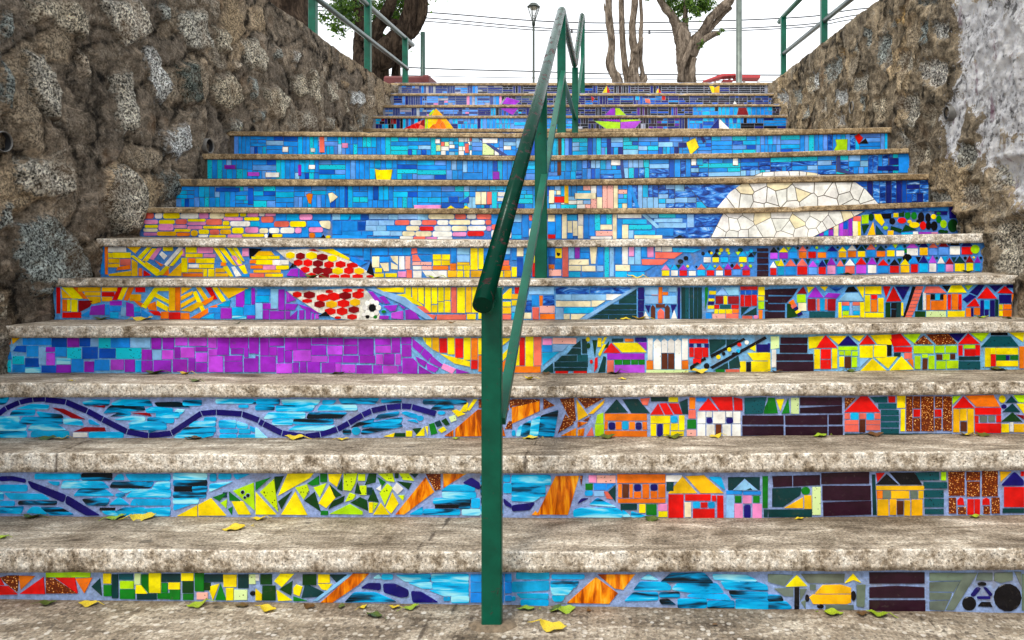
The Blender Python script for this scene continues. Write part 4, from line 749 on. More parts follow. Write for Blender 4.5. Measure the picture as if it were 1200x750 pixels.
ROW[6] = """SEG 40 270 4; b 316 80 328 205; o 335 78 345 205; w 350 80 430 100; y 350 106 367 127; y 372 105 452 128; Y 350 133 400 151; s 406 135 452 162; Y 350 157 400 172; o 390,185 395,172 450,163 452,180; Y 352,205 455,190 455,213 352,213; Y 437,78 500,78 475,106; y 456,120 465,117 592,208 575,213; Y 460,137 484,152 484,213 460,213; o 492 178 505 213; r 515,187 548,210 515,213; y 487,125 532,80 550,80 502,135; y 510,142 557,85 575,85 532,142; p 542,132 582,82 598,82 560,138
y 525,147 588,187 583,200 520,158; o 567,140 605,162 595,167; w 590,112 600,100 623,120 610,135; y 607 80 650 95; w 612,160 680,80 698,82 622,167; y 577,207 620,167 635,172 602,210; o 607,210 630,180 632,210; y 637,165 695,92 700,105 652,165; Y 627,213 690,153 690,213; p 690 88 705 120; y 712 80 762 103; p 768 80 838 105; y 712 110 790 125; p 796 112 850 125; y 693 130 718 195; o 725 132 755 150; y 760 132 845 152; w 727 160 770 173; y 776 159 842 175; Y 724 181 790 195; o 698 202 790 215; y 796 182 810 215; y 818 182 845 215; Y 852 178 895 195; Y 852 202 910 215
y 842,82 860,82 903,150 888,150; y 867,82 890,82 948,165 932,160; y 907,82 925,82 975,153 962,160; y 932,82 950,82 985,143 977,143; p 928,120 945,120 975,163 957,163; p 978 85 1005 120; o 878 150 898 165; y 887,172 905,167 933,215 920,215; w 927,172 940,170 970,212 947,215; y 962,170 985,162 1000,200 987,205; b 975 205 1008 216
Y 1035,118 1055,98 1110,98 1125,116; o 1014 140 1040 153; y 1022 124 1092 134; y 1048 139 1118 159; w 1124 140 1193 159; o 1016 165 1070 178; p 1076 165 1130 181; y 1136 166 1193 180; Y 1030 186 1155 197; s 1014 203 1078 218; Y 1085 204 1165 216; y 1100 121 1150 133; k 1010,85 1068,87 1012,130
SEG 300 270 4; y 0 120 60 133; y 0 140 75 158; w 80 140 118 161; p 35 168 90 182; Y 0 187 85 197; y 100 168 145 182; y 45 204 120 216; y 560 178 590 195; y 555 203 598 218; W 546 124 577 172; b 582 125 625 147; W 583,155 620,153 622,190 602,190; W 633,122 665,122 665,158 642,140; W 635,152 663,166 663,182 635,180; b 625 84 685 115; b 691 84 726 115; w 673 123 695 182; S 702 123 722 180; s 732,85 752,85 755,105 730,110; s 735,116 755,116 772,143 735,143; b 762,118 825,118 825,150 780,143; b 757,85 822,85 840,110 760,108; b 828 85 908 110
S 736 149 822 161; w 738 168 775 182; S 781 168 822 182; p 668 194 702 218; s 708 186 730 220; w 738 190 775 220; w 782,190 822,190 848,218 802,218; w 828,190 893,190 893,220 850,218; y 830 114 868 136; y 873 114 908 136; y 832 142 866 162; y 871 142 908 162; o 830 168 900 183; Y 900 190 940 218; o 912 157 938 185; b 916 84 938 150; l 945 85 1000 112; l 945 118 1000 146; Y 945 151 1000 160; y 945 166 968 182; y 975 165 1002 185; y 945 190 970 218; y 978 190 1000 218; y 1008 84 1038 183; y 1045 84 1065 180; Y 1008 190 1060 218; y 608 202 660 218; b 1070 84 1110 135; b 1070 142 1110 218; l 1115 84 1150 110
l 1157 85 1190 110; b 1166 116 1190 135; s 1130 142 1185 160; o 1130 166 1190 185; y 1125 192 1158 218; Y 1165 190 1195 218; b 1118 116 1158 135
SEG 600 270 4; b 0 82 20 138; W 25 82 52 120; b 57 82 92 110; y 97 118 117 150; B 25 128 50 215; y 0 172 22 216; c 57 116 92 212; r 97 155 117 215; b 122 82 168 130; b 122 136 168 215; b 173 85 200 120; B 176 126 200 155; y 205 85 232 128; k@ 218 106 8 14; b 205 136 232 180; o 173 161 198 178; S 175 185 230 212; s 238 79 262 216; l 268 82 290 130; P 296 80 316 130; b 322 79 362 100; b 322 106 360 130; W 366,80 398,80 390,155 372,155; W 268 138 358 160; W 268 167 322 188; W 329 167 390 190; c 268 195 318 218; b 403 80 427 160; l 400 167 427 190; b 328 197 427 218
T 436 79 453 218; l 459 82 476 215; b 485 79 510 155; w 518 79 542 158; p 549 79 570 120; l 549 126 572 158; l 579 79 602 158; b 609 79 630 125; p 636 79 662 125; W 486 164 550 188; c 486 194 538 218; b 558,166 668,166 620,190 558,190; c 545 197 620 215; s 673,103 798,105 760,130 673,130; s 609,136 730,137 703,160 611,160; w 672 79 698 97; w 703 79 748 98; b 610 130 666 132; c 755,83 890,88 850,102 757,99
K 1150 85 1200 97; K 1150 105 1200 126; K 1150 132 1200 154; K 1150 162 1200 185; K 1150 191 1200 214
y@ 980 92 8 8; y@ 1010 92 8 8; k@ 960 95 7 7; k@ 895 108 7 7; k@ 925 100 6 6; c@ 1120 95 8 8; k@ 815 130 10 9; k@ 790 145 12 9; G@ 1070 92 11 9
LAY 1; SEG 300 270 4; w# 95,92 240,86 290,86 400,118 520,190 560,222 300,224 240,205 165,150; R@ 210 120 20 14 6; y@ 163 117 20 14 6; y@ 262 118 25 15 6; R@ 312 125 25 14 6; r@ 200 151 20 13 6; r@ 245 152 20 15 6; R@ 292 155 23 14 6; R@ 292 188 23 15 6; r@ 344 160 22 14 6; y@ 360 131 20 13 6; R@ 337 189 23 15 6; r@ 398 159 23 14 6; y@ 385 190 24 14 6; r@ 437 188 22 15 6; r@ 453 163 25 10 6; Y@ 485 190 22 13 6; r@ 232 184 20 13 6; r@ 262 212 20 12 6; R@ 320 214 24 10 6; r@ 370 216 22 8 6; r@ 420 215 22 9 6; r@ 478 215 24 9 6; r@ 535 215 15 5 6; r 247,92 273,90 298,100
P 147,210 167,182 198,180 198,215; P 207,182 243,213 207,216; k 155,180 173,157 190,165; y 292,90 360,87 438,130 438,138 350,107; b 367 85 438 108; b 447,122 520,150 490,165 447,140; b 442 85 500 117; b 508 85 535 138; b 545 85 618 115; k 522,195 540,145 555,213"""
ROW[7] = """SEG 150 150 4.8; s 87 480 145 508; w 155 480 193 508; y 200 480 290 508; w 297 480 395 508; p 403 480 453 508; W 462 480 540 508; y 547 480 622 498; y 632 480 665 497; p 673 480 733 497; w 740 480 768 494; p 775 482 830 494; p 92 518 167 538; y 177 518 262 538; s 270 515 330 540; y 337 513 435 525; p 337 531 437 546; s 443 514 528 544; p 540 504 645 519; y 655 503 738 519; s 752 500 818 530; y 97 547 167 560; p 175 541 255 575; p 262 547 330 562; p 338 553 418 568; y 427 553 578 565; y 535 525 570 546; w 578 526 685 552; c 692 528 738 552
s 825 526 905 555; y 912 526 1000 555; W 90 567 165 582; Y 167 584 270 605; y 265 570 350 583; o 277 590 348 606; Y@ 374 592 19 17; y 400 573 455 595; s 463 573 513 598; Y 520 573 580 596; y 587 562 650 592; p 662 560 733 588; W 742 566 788 590; w 795 564 850 590; w 860 562 935 590; p 942 562 975 590; p 1020 560 1095 584; W 1077,525 1138,523 1138,570 1090,555; p 90 590 163 604; w 400 602 450 613; y 460 604 550 615; p 563 601 640 616; y 645 597 765 611; w 770 597 785 616; k 790,616 796,592 838,616; y 815 598 868 612
b 740 536 820 558; b 835 485 888 520; b 875 597 975 614; c 895 487 960 519; p 967 487 1037 515; b 1043 487 1138 517; b 1010,525 1065,524 1085,554 1012,554; b 980 562 1014 612; o 1022 591 1050 616; b 1058 590 1088 612; k 1085,617 1100,602 1110,617; y 1115 606 1138 620
SEG 390 150 4.8; l 0 487 40 515; b 0 525 48 597; c 45,487 100,487 85,515 45,515; c 105 487 155 515; B 161 490 200 515; l 206 487 308 511; l 315 490 365 513; l 370 487 475 510; l 480 487 533 515; W 540 487 683 511; s 690 487 748 511; w 756 487 805 509; s 811 487 890 511; b 55 525 137 577; B 145 530 182 572; l 190 522 256 545; l 262 522 343 545; s 352 520 430 544; w 438 520 498 545; s 505 520 583 544; w 590 520 650 544; W 658 519 773 542; w 780 520 855 542; s 861 518 890 543
l 188 551 245 576; l 250 551 298 576; b 305 551 410 576; W 415 553 485 576; r 491 555 566 576; w 573 553 665 578; W 671 553 755 578; w 762 553 860 576; p 866 553 890 578; b 55 583 160 604; b 166 583 225 602; l 231 581 320 604; l 326 583 388 604; W 394 583 460 606; W 466 583 556 608; w 563 583 670 610; p 676 588 750 607; r 757 582 850 606; w 380 611 450 624; s 456 612 520 626; p 526 615 585 626; w 591 615 670 626; b 200 612 372 624; k 275,622 310,612 340,622; b 0 604 190 622
b 895 487 935 540; s 895 545 935 570; w 895 576 935 620; c 940 487 990 520; l 1000 487 1060 527; c 940 526 985 560; b 1010 535 1060 598; w 940 566 1003 620; b 1068 490 1100 613; s 1106 490 1120 520; b 1106 526 1150 560; w 1106 566 1150 615; c 1010 604 1060 622; l 1125 487 1150 520
SEG 630 150 4.8; W 60 490 95 524; b 60 530 98 596; r 60 602 98 620; b 104 487 132 620; W 139 487 163 620; c 168 490 220 518; W 170 525 193 587; b 170 593 197 620; W 200 525 223 605; w 230 487 255 544; W 230 550 255 620; b 262 487 285 618; b 292 487 318 605; T 324 487 350 575; b 356 487 383 540; T 389 487 415 540; W 356 546 417 570; S 329 581 420 605; w 300 612 415 622; W 424 487 443 622; w 452 487 582 505; b 450 516 472 620; c 480 516 612 538; W 478 546 508 620; T 516 547 640 569; l 513 578 537 620; c 546 578 660 598; W 546 605 700 620
l 587,487 608,487 690,560 667,562; l 617,487 675,487 675,504 640,504; T 684 485 773 503; l 657 511 812 529; l 682 536 835 559; b 780 487 835 505; l 843 488 877 557; b 670 567 762 605; X 766 567 832 598; X 885,487 1038,487 1000,553 885,553; X 838 560 985 592; X 822 598 965 614; k 765,618 800,604 835,618
LAY 1; SEG 870 150 4.444; wwwwwwwW!26 -165,570 -98,438 640,432 362,570
LAY 0; X 650,445 760,420 975,412 975,430 700,447; r 402,530 440,507 470,525; c 425 532 445 558; P 402 536 420 560; P 450 533 470 558; W 476 503 498 560; P 505 490 522 560; B 527 490 545 524; P 527 530 547 560; P 553 474 570 562; W 576 487 598 562; s 578 461 615 483; y 602 488 614 560; m 622,455 655,452 655,495 622,498; G@ 670 465 13 17; y 685,442 715,442 738,490 725,508 692,475; k 726 442 773 470; y 787 434 810 464; G 815 436 840 460; g@ 860 455 14 17; g@ 893 457 14 18; k@ 930 465 15 26; k@ 966 467 13 22; y@ 995 462 12 12; g@ 1022 475 13 18; m@ 1047 500 16 20
G@ 1095 508 25 33; n 1078 413 1112 468; b 980 413 1068 430; n 1000 436 1065 450; G 622,507 658,505 632,553; Y 652,558 680,492 690,555; t 696,507 733,553 696,556; r@ 830 482 21 14; y@ 895 505 26 14; r@ 940 508 15 20; k@ 780 485 14 15; k@ 968 508 13 20; k@ 998 510 16 23; G 775,512 828,527 823,545 772,527; G 830,540 850,504 903,530; c 830 546 885 554; w 890 541 912 555; P 919 543 980 553; p 986 543 1015 553; G@ 1037 538 17 8; Y 757 536 785 556; m@ 745 520 12 9; g@ 1020 445 10 6; y@ 870 488 10 8; k@ 915 485 9 8; G@ 1060 540 9 7"""
for k, z0, z1 in ((11, .668, .831), (12, .866, 1.027)):
    TOP[k] = [(0, CY - z1 * F / YR[k])]; BOT[k] = [(0, CY - z0 * F / YR[k])]
BLUES = 'bbbbbbbeebBcccTTlb'
def row6(p):
    p.put(ROW[6])
    base2 = lambda x: lerp(BOT[6], x) - 1.6
    p.houses(775, 884, base2, 6.2, 6.2, 8.5, 10.5, roofs='ksoPecpPnrs', boxes='rswcyweyr')
    p.houses(824, 884, lambda x: base2(x) - 15.5, 6, 6, 8.5, 10.5, boxes='cyrwcrb', roofs='ckrccb')
    p.houses(902, 1149, base2, 9.2, 8.2, 8, 13.5)
    p.houses(902, 1060, lambda x: base2(x) - 19.2, 7, 6.4, 9, 12.5)
    p.houses(1062, 1140, lambda x: base2(x) - 19.8, 9, 7.2, 10, 14.5)
    p.put("SEG 900 270 4; m@ 970 88 20 20; k@ 652 128 20 17; g@ 646 96 10 9")
def row7(p):
    p.put(ROW[7])
def row8(p):
    p.weave(p.L + 2, 558, BLUES, (16, 30), 5.6)
    p.weave(558, 644, BLUES, (12, 22), 5.6)
    p.weave(644, 735, 'bbecclwWWScTb', (12, 22), 5.6)
    p.weave(735, 850, 'XXXllllcbX', (18, 30), 6.2)
    p.weave(1000, 1088, 'XXXBBbeqX', (14, 26), 6.5)
    p.put("""LAY 1; SEG 390 150 4.8; W 805 362 832 428; W 838 362 863 428; s 870 362 892 428; T 897 362 922 450; w 930 362 985 384; w 930 392 985 410; y 640,455 665,438 690,455; y 735,455 748,438 775,455; p 460 435 608 452; B 655 388 705 418; B 715,420 765,385 765,420; W 0,365 28,388 0,412
    SEG 150 150 4.8; o 1005,378 1020,370 1040,375 1030,425 1018,420; W 1130,370 1150,365 1175,385 1140,420; B 497 336 628 357; B 678 338 706 428; y 636 0 637 1
    SEG 630 150 4.8; r 97 388 148 418; W 66 352 92 422; Y 153 322 173 422; W 212 368 326 397; b 510,322 528,322 572,448 555,448; X 840,322 1150,322 1010,445 955,445
    SEG 870 150 4.444; wwwwwwwW!25 -138,418 -64,330 5,284 588,282 640,318 712,400 716,418""")
def row9(p):
    p.weave(p.L + 2, 600, BLUES, (18, 34), 6)
    p.weave(600, 730, 'bbbBcclXeb', (16, 30), 6)
    p.weave(730, 1058, 'XXXXllBbTbe', (20, 38), 6.2)
    p.put("""LAY 1; SEG 390 150 4.8; y 240,232 262,238 335,235 325,290 248,290; P 903 248 935 288; SEG 150 150 4.8; P 548 210 603 229; P 677 250 738 269; w 778 252 850 276; P 960 210 975 266; w 1020 210 1052 230
    SEG 630 150 4.8; h 112 192 132 262; z 462,175 478,175 490,280 474,280; w 415 178 465 208; w 866 170 890 208; c 898 168 928 208; w 1100 168 1125 208
    SEG 870 150 4.444; b 812 135 872 232; q 765 158 812 190; q 705 200 812 220; z 492,145 508,145 508,210 580,236 560,240 492,225
    SEG 870 150 4.444; wwwW!7 45,252 100,231 200,224 300,224 380,234 432,252""")
def row10(p):
    p.weave(p.L + 2, 505, BLUES, (14, 26), 5)
    p.weave(505, 553, 'bbwwMsbcelwT', (8, 14), 5.2)
    p.weave(553, 612, 'blMwbe', (14, 22), 5.2)
    p.weave(612, 800, 'llceecTbBbTq', (14, 26), 5)
    p.weave(800, 1040, 'bbbeebXBcTe', (16, 30), 5)
    p.put("""LAY 1; SEG 150 150 4.8; s 1080 52 1105 136; w 872 108 900 134; w 1032 116 1052 134; SEG 390 150 4.8; p 55 87 85 110; w 580 64 603 85; s 745 90 765 138; M 584 98 606 128; z 822,62 840,62 992,158 960,158; w 845 60 925 84; M 845,90 860,90 905,125 905,150 845,150
    SEG 630 150 4.8; y 838,84 885,57 905,108 860,150; n 920,54 930,50 942,75 930,82; q 795 84 835 108; q 390 64 410 150; h 116 64 132 150
    SEG 870 150 4.444; m 485,62 545,60 542,118 478,115 492,90; r 585,45 605,30 625,53 605,82; k 610,80 640,57 652,80""")
def upper(p, left, mid, right):
    p.weave(p.L + 2, 560, left, (9, 18), 3.2, .55)
    p.weave(560, 700, mid, (9, 18), 3.2, .55)
    p.weave(700, p.R - 1, right, (9, 20), 3.0, .7)
def row11(p): upper(p, 'zebcBq', 'cbBze', 'bBqcke')
def row13(p):
    p.weave(p.L + 2, 472, 'qkqncRk', (8, 14), 3.6); p.weave(472, 566, 'zbcqez', (8, 14), 3.4); p.weave(566, 672, 'ccbbcbe', (10, 20), 4)
    p.weave(672, 760, 'kkkkqfK', (9, 18), 2.9, .8); p.weave(760, 808, 'kqqbvK', (8, 14), 3.2, .7); p.weave(808, 868, 'cbbcB', (9, 18), 4); p.weave(868, p.R - 1, 'bkkbBkq', (14, 30), 3.4)
    p.put("LAY 1; rRsr!7 470,152 498,139.5 498,152; m 498.6 139 500.6 152; YyYoY!12 501,152 501,139 523,139 533,152; m 697,142 726.5,143.5 726.5,151.4 711,151; P 727.5,143.5 751,142 744,150 727.5,151; P 700,140.4 726,140.4 726,142.6; m 727.5,140.4 748,140.4 751,141.2 727.5,142.8; q 832,151.3 842,139.5 842,151.3; w 843,139.5 855,151.3 843,151.3")
def row14(p):
    p.weave(p.L + 2, 500, 'zzefqbzn', (7, 14), 3); p.weave(500, 560, 'zeepqz', (8, 14), 3); p.weave(560, 672, 'qBznkzc', (8, 16), 3, .7)
    p.weave(672, 705, 'kKkq', (8, 14), 2.6, .8); p.weave(705, 812, 'kkqBqvK', (8, 16), 2.9, .8); p.weave(812, 905, 'cbckcbb', (7, 16), 5); p.weave(905, p.R - 1, 'kKqkz', (7, 12), 3, .7)
    p.put("LAY 1; Y 505.5,136.3 511,127.5 520,136.3; m 503,134 508,128.5 509,130 504,136; P 586,127 607,127 601,134.5; P 708,136 717,127 720.4,126.5 720.4,136; m 721.4,126.5 726,127.4 734,135.8 721.4,136; R 866,126.5 874,126.5 876.5,134.5 864,134.5")
def row15(p):
    p.weave(p.L + 2, 500, 'qzzezBe', (8, 14), 3); p.weave(500, 588, 'zefbezp', (8, 16), 3.1); p.weave(588, 672, 'kKzkdq', (8, 16), 2.8, .7); p.weave(672, 808, 'qBkqBnkb', (8, 16), 3, .7); p.weave(808, p.R - 1, 'kkqBkKz', (9, 18), 2.9, .8)
    p.put("LAY 1; P 589,121.5 594,114.4 609,118.6 604,122.5; f 586,122 592,114 588,122.6; r 693,113 696.5,115.5 694,119; c 745 113 749 117; s 756,116 761,116.6 762,121 757,120; r 776 112.5 779.5 117; w 859,122.4 861,119 863.4,122.4")
def row16(p):
    p.weave(p.L + 2, 560, 'zzefbez', (8, 15), 3); p.weave(560, 672, 'kzfkzq', (9, 18), 2.9, .8); p.weave(672, 700, 'Bkkq', (8, 14), 3, .7); p.weave(700, p.R - 4, 'kkkkKkq', (9, 20), 2.9, .9); p.put("c 901 100.4 903.6 105")
    p.put("LAY 1; y 706.4,108.6 711,100.4 711,108.6; r 711.6,100.4 714.6,108.6 711.6,108.6; y 769,108.6 771,104 771.6,108.6; r 772,104 774.6,108.6 772,108.6; y 831.5,101 835,101 837,103 837,108.6 834.4,108.6; Y 837.8,103 843,100.4 842.6,108.6 837.8,108.6")

INFO = {1: ('8fa8d8', None, 'lowest step, its riser set with red triangles at one end and a black wheel at the other'),
        2: ('92a8dc', None, 'step with a riser of blue water, yellow and green shards and purple road blocks'),
        3: ('94aade', None, 'step with a riser carrying a long navy wave line and orange glass rays'),
        4: ('78b8e8', None, 'step with a riser of many purple blocks and a white church'),
        5: ('58a4e8', None, 'step with a riser where the fish meets a white daisy and coloured houses'),
        6: ('3f86d8', row6, 'step with a riser of the scaly fish tail and two rows of tiny houses'),
        7: ('3a78cc', row7, 'step with a riser of pink and yellow pills and the bottom of the white moon'),
        8: ('57564f', row8, 'step with a riser showing the broad middle of the white moon'),
        9: ('5a5248', row9, 'step with a riser of blue bars, a square yellow kite and the tip of the moon'),
        10: ('5a5248', row10, 'top step of the near flight, blue with small yellow and lime kites'),
        11: ('70747c', row11, None), 12: ('70747c', row11, None),
        13: ('8a90a4', row13, 'dark step with the base of a red and yellow kite and a lime and purple kite'),
        14: ('8a90a4', row14, 'dark step with a yellow kite tip and the red kite square'),
        15: ('9aa0b2', row15, 'blue and black step with the upper half of a purple kite'),
        16: ('9aa0b2', row16, 'topmost step of all with small yellow and red kites on black tiles')}
PANEL_LABEL = {1: 'tile riser with red shards, a yellow car and a black wheel', 2: 'tile riser of blue water, yellow shards and houses', 3: 'tile riser with a navy wave line',
        4: 'tile riser of purple blocks and a white church', 5: 'tile riser with a red scaly fish head and daisy', 6: 'tile riser with a fish tail and tiny houses', 7: 'tile riser of pink and yellow pills under the moon',
        8: 'blue tile riser with the wide white moon', 9: 'blue tile riser with a yellow square kite', 10: 'blue tile riser with a yellow diamond kite', 11: 'blue tile riser', 12: 'blue tile riser',
        13: 'dark tile riser with a red and yellow kite base', 14: 'dark tile riser with a red kite', 15: 'dark tile riser with a purple kite', 16: 'dark tile riser with tiny kites'}
near = tag(empty('lower_staircase', (-.35, 3.4, -.97)), 'near flight of ten worn concrete steps with bright mosaic risers between the stone walls', 'staircase', 'mosaic stair flights')
far = tag(empty('upper_staircase', (-.35, 7.7, .67)), 'far flight of thin concrete steps with dark blue and black mosaic risers below the trees', 'staircase', 'mosaic stair flights')
for k in range(1, 17):
    par = near if k <= 10 else far
    st = make_step(k, 'step', par)
    if INFO[k][2]: st['label'] = INFO[k][2]
    p = Panel(k, INFO[k][0])
    fn = INFO[k][1]
    if k == 3:
        pass  # nothing under the traced water tiles
    if k <= 4:                                   # the mosaic runs on to both walls
        ca, cb = {1: ('rratgy', 'ddkn'), 2: ('xxxc', 'aatyr'), 3: ('xxxc', 'tymgr'), 4: ('oYY', 'yorm')}[k]
        p.weave(p.L + 1, -2, ca, (16, 30), 11, 1.2); p.weave(1201, p.R - 1, cb, (16, 30), 11, 1.2)
    if fn: fn(p)
    else: p.put(ROW[k])
    if k == 3:
        p.ox, p.oy, p.sc = 0, 445, 4
        p.wave('n', [(-20, 170), (30, 133), (92, 106), (155, 92), (214, 90)], 12, 2.5)
        p.wave('n', [(214, 92), (310, 104), (410, 146), (482, 185), (596, 243), (697, 262), (805, 250), (945, 157), (1015, 152), (1135, 160), (1215, 190)], 13, 2.5)
        p.ox = 300
        p.wave('n', [(15, 195), (36, 206), (122, 250), (230, 266), (302, 256), (382, 232), (436, 203), (500, 165), (542, 145), (612, 130), (682, 123), (730, 126), (845, 160)], 13, 2.5)
    # mosaic is a sub-part of its step
    pan = p.build(None, PANEL_LABEL[k])
    pan.parent = st
    pan.matrix_parent_inverse = Matrix.Identity(4)
    pan.location = (0, 0, 0)
# ------------------------------------------------------------------ side walls of rubble and mortar
def sdf_poly(PY, PZ, poly):
    d = np.full(PY.shape, 1e9); inside = np.zeros(PY.shape, bool)
    n = len(poly)
    for i in range(n):
        ax, ay = poly[i]; bx, by = poly[(i + 1) % n]
        ex, ey = bx - ax, by - ay; wx, wy = PY - ax, PZ - ay
        t = np.clip((wx * ex + wy * ey) / (ex * ex + ey * ey + 1e-12), 0, 1)
        d = np.minimum(d, (wx - ex * t) ** 2 + (wy - ey * t) ** 2)
        c = ((ay > PZ) != (by > PZ)) & (PY < (bx - ax) * (PZ - ay) / (by - ay + 1e-12) + ax)
        inside ^= c
    d = np.sqrt(d)
    return np.where(inside, -d, d)
def wall_pt(px, py, X):
    Y = F * X / (px - CX); return (Y, (CY - py) * Y / F)
LST = [  # outline in the photograph, hue (0 slate .. 1 rusty)
 ('30,0 60,0 85,0 110,33 100,45 75,35 60,22 35,28', .6), ('115,0 165,0 177,38 147,55 130,30', .7), ('208,15 240,12 247,58 225,60 210,38', .45), ('252,30 272,42 272,62 255,58', .6),
 ('30,60 55,65 75,110 70,145 55,130 35,105', .5), ('132,85 155,85 160,150 140,160 135,120', .5), ('168,55 180,58 200,100 195,120 180,115 172,85', .78), ('205,75 228,72 237,120 215,125', .0),
 ('190,155 220,143 222,170 210,187 195,180', .8), ('250,90 270,85 284,118 268,132 248,115', .62), ('283,48 300,45 313,68 310,85 288,77', .55), ('0,62 9,80 11,130 0,135', .2),
 ('18,190 60,183 84,198 85,225 50,235 25,225', .5), ('118,200 145,193 167,210 163,270 140,275 116,235', .52), ('23,262 58,250 85,275 110,307 107,328 60,337 30,328 21,295', .22), ('180,206 205,200 212,225 185,240', .1),
 ('0,240 16,238 18,265 0,270', .3), ('38,338 68,332 60,346 40,347', .25), ('0,342 9,345 11,370 0,376', .6), ('308,105 325,100 340,115 330,140 313,135', .6), ('340,58 350,60 349,74 342,72', .75),
 ('343,90 355,88 361,110 350,117 344,105', .6), ('364,80 371,82 375,118 370,123 365,110', .6), ('382,96 395,97 397,118 388,120', .55), ('401,114 406,118 410,132 405,133', .6), ('411,107 425,108 430,120 422,126 413,122', .8),
 ('352,132 365,129 373,140 368,152 353,152', .7), ('382,138 392,138 392,152 384,152', .5), ('289,92 298,92 301,112 295,116', .3), ('421,134 430,134 428,150 420,150', .3), ('400,94 406,96 408,102 401,103', .95), ('409,148 416,148 416,154 409,154', .6),
 ('0,20 12,15 14,45 0,50', .15), ('320,52 330,58 328,70 318,66', .35), ('300,130 312,128 310,142 299,142', .2), ('272,140 284,142 280,156 268,154', .4), ('430,112 438,112 440,126 432,128', .9), ('95,60 104,66 108,92 98,90', .9), ('186,8 198,6 200,24 190,26', .35), ('275,70 282,74 280,84 274,82', .9)]
RST = [
 ('1028,42 1044,40 1047,73 1037,84 1029,73', .28), ('968,76 986,64 988,78 976,98 968,94', .3), ('1080,71 1095,67 1113,73 1111,96 1095,105 1078,89', .85), ('1081,23 1091,24 1090,49 1082,49', .2), ('1096,25 1114,25 1114,46 1098,46', .75),
 ('1051,58 1068,56 1071,84 1052,84', .55), ('1003,42 1008,43 1006,61 1003,60', .3), ('1017,33 1022,33 1021,56 1017,55', .3), ('1042,13 1050,13 1050,30 1042,29', .35), ('1053,10 1065,9 1063,28 1053,27', 1.0), ('985,57 991,57 991,64 986,64', 1.0),
 ('947,88 955,87 955,109 948,107', .6), ('952,87 961,84 961,101 955,106', .8), ('930,104 941,103 939,121 931,122', .35), ('981,107 993,101 994,122 982,124', .8), ('1001,89 1019,84 1019,109 1001,107', .5), ('1052,109 1077,109 1083,132 1072,150 1055,134', .5),
 ('1024,114 1037,109 1040,142 1027,142', .65), ('1008,112 1015,112 1014,132 1009,127', .3), ('912,109 919,105 925,112 926,127 914,119', .8), ('1086,122 1100,122 1098,145 1086,142', .6), ('1077,0 1103,0 1103,6 1077,6', .3), ('1158,188 1200,182 1200,225 1163,220', .45), ('1163,262 1200,250 1200,325 1168,318', .55),
 ('1095,224 1112,224 1120,238 1098,240', .4), ('1128,215 1150,212 1158,240 1132,245', .5), ('1120,170 1140,166 1142,196 1122,198', .4), ('942,124 948,122 950,136 944,138', .35), ('962,112 970,112 970,130 963,132', .5), ('1048,152 1064,150 1066,170 1050,170', .5), ('1072,172 1090,168 1092,190 1076,192', .6), ('1100,255 1126,250 1130,280 1104,284', .5), ('1140,262 1156,262 1156,290 1142,292', .6), ('980,134 992,132 992,146 982,148', .8)]
WST = ['1116,-10 1210,-10 1210,160 1196,168 1170,160 1166,180 1140,186 1146,140 1118,112 1122,60', '1112,108 1130,112 1122,185 1106,190 1104,150', '1150,160 1210,160 1210,250 1184,240 1170,205 1150,195']
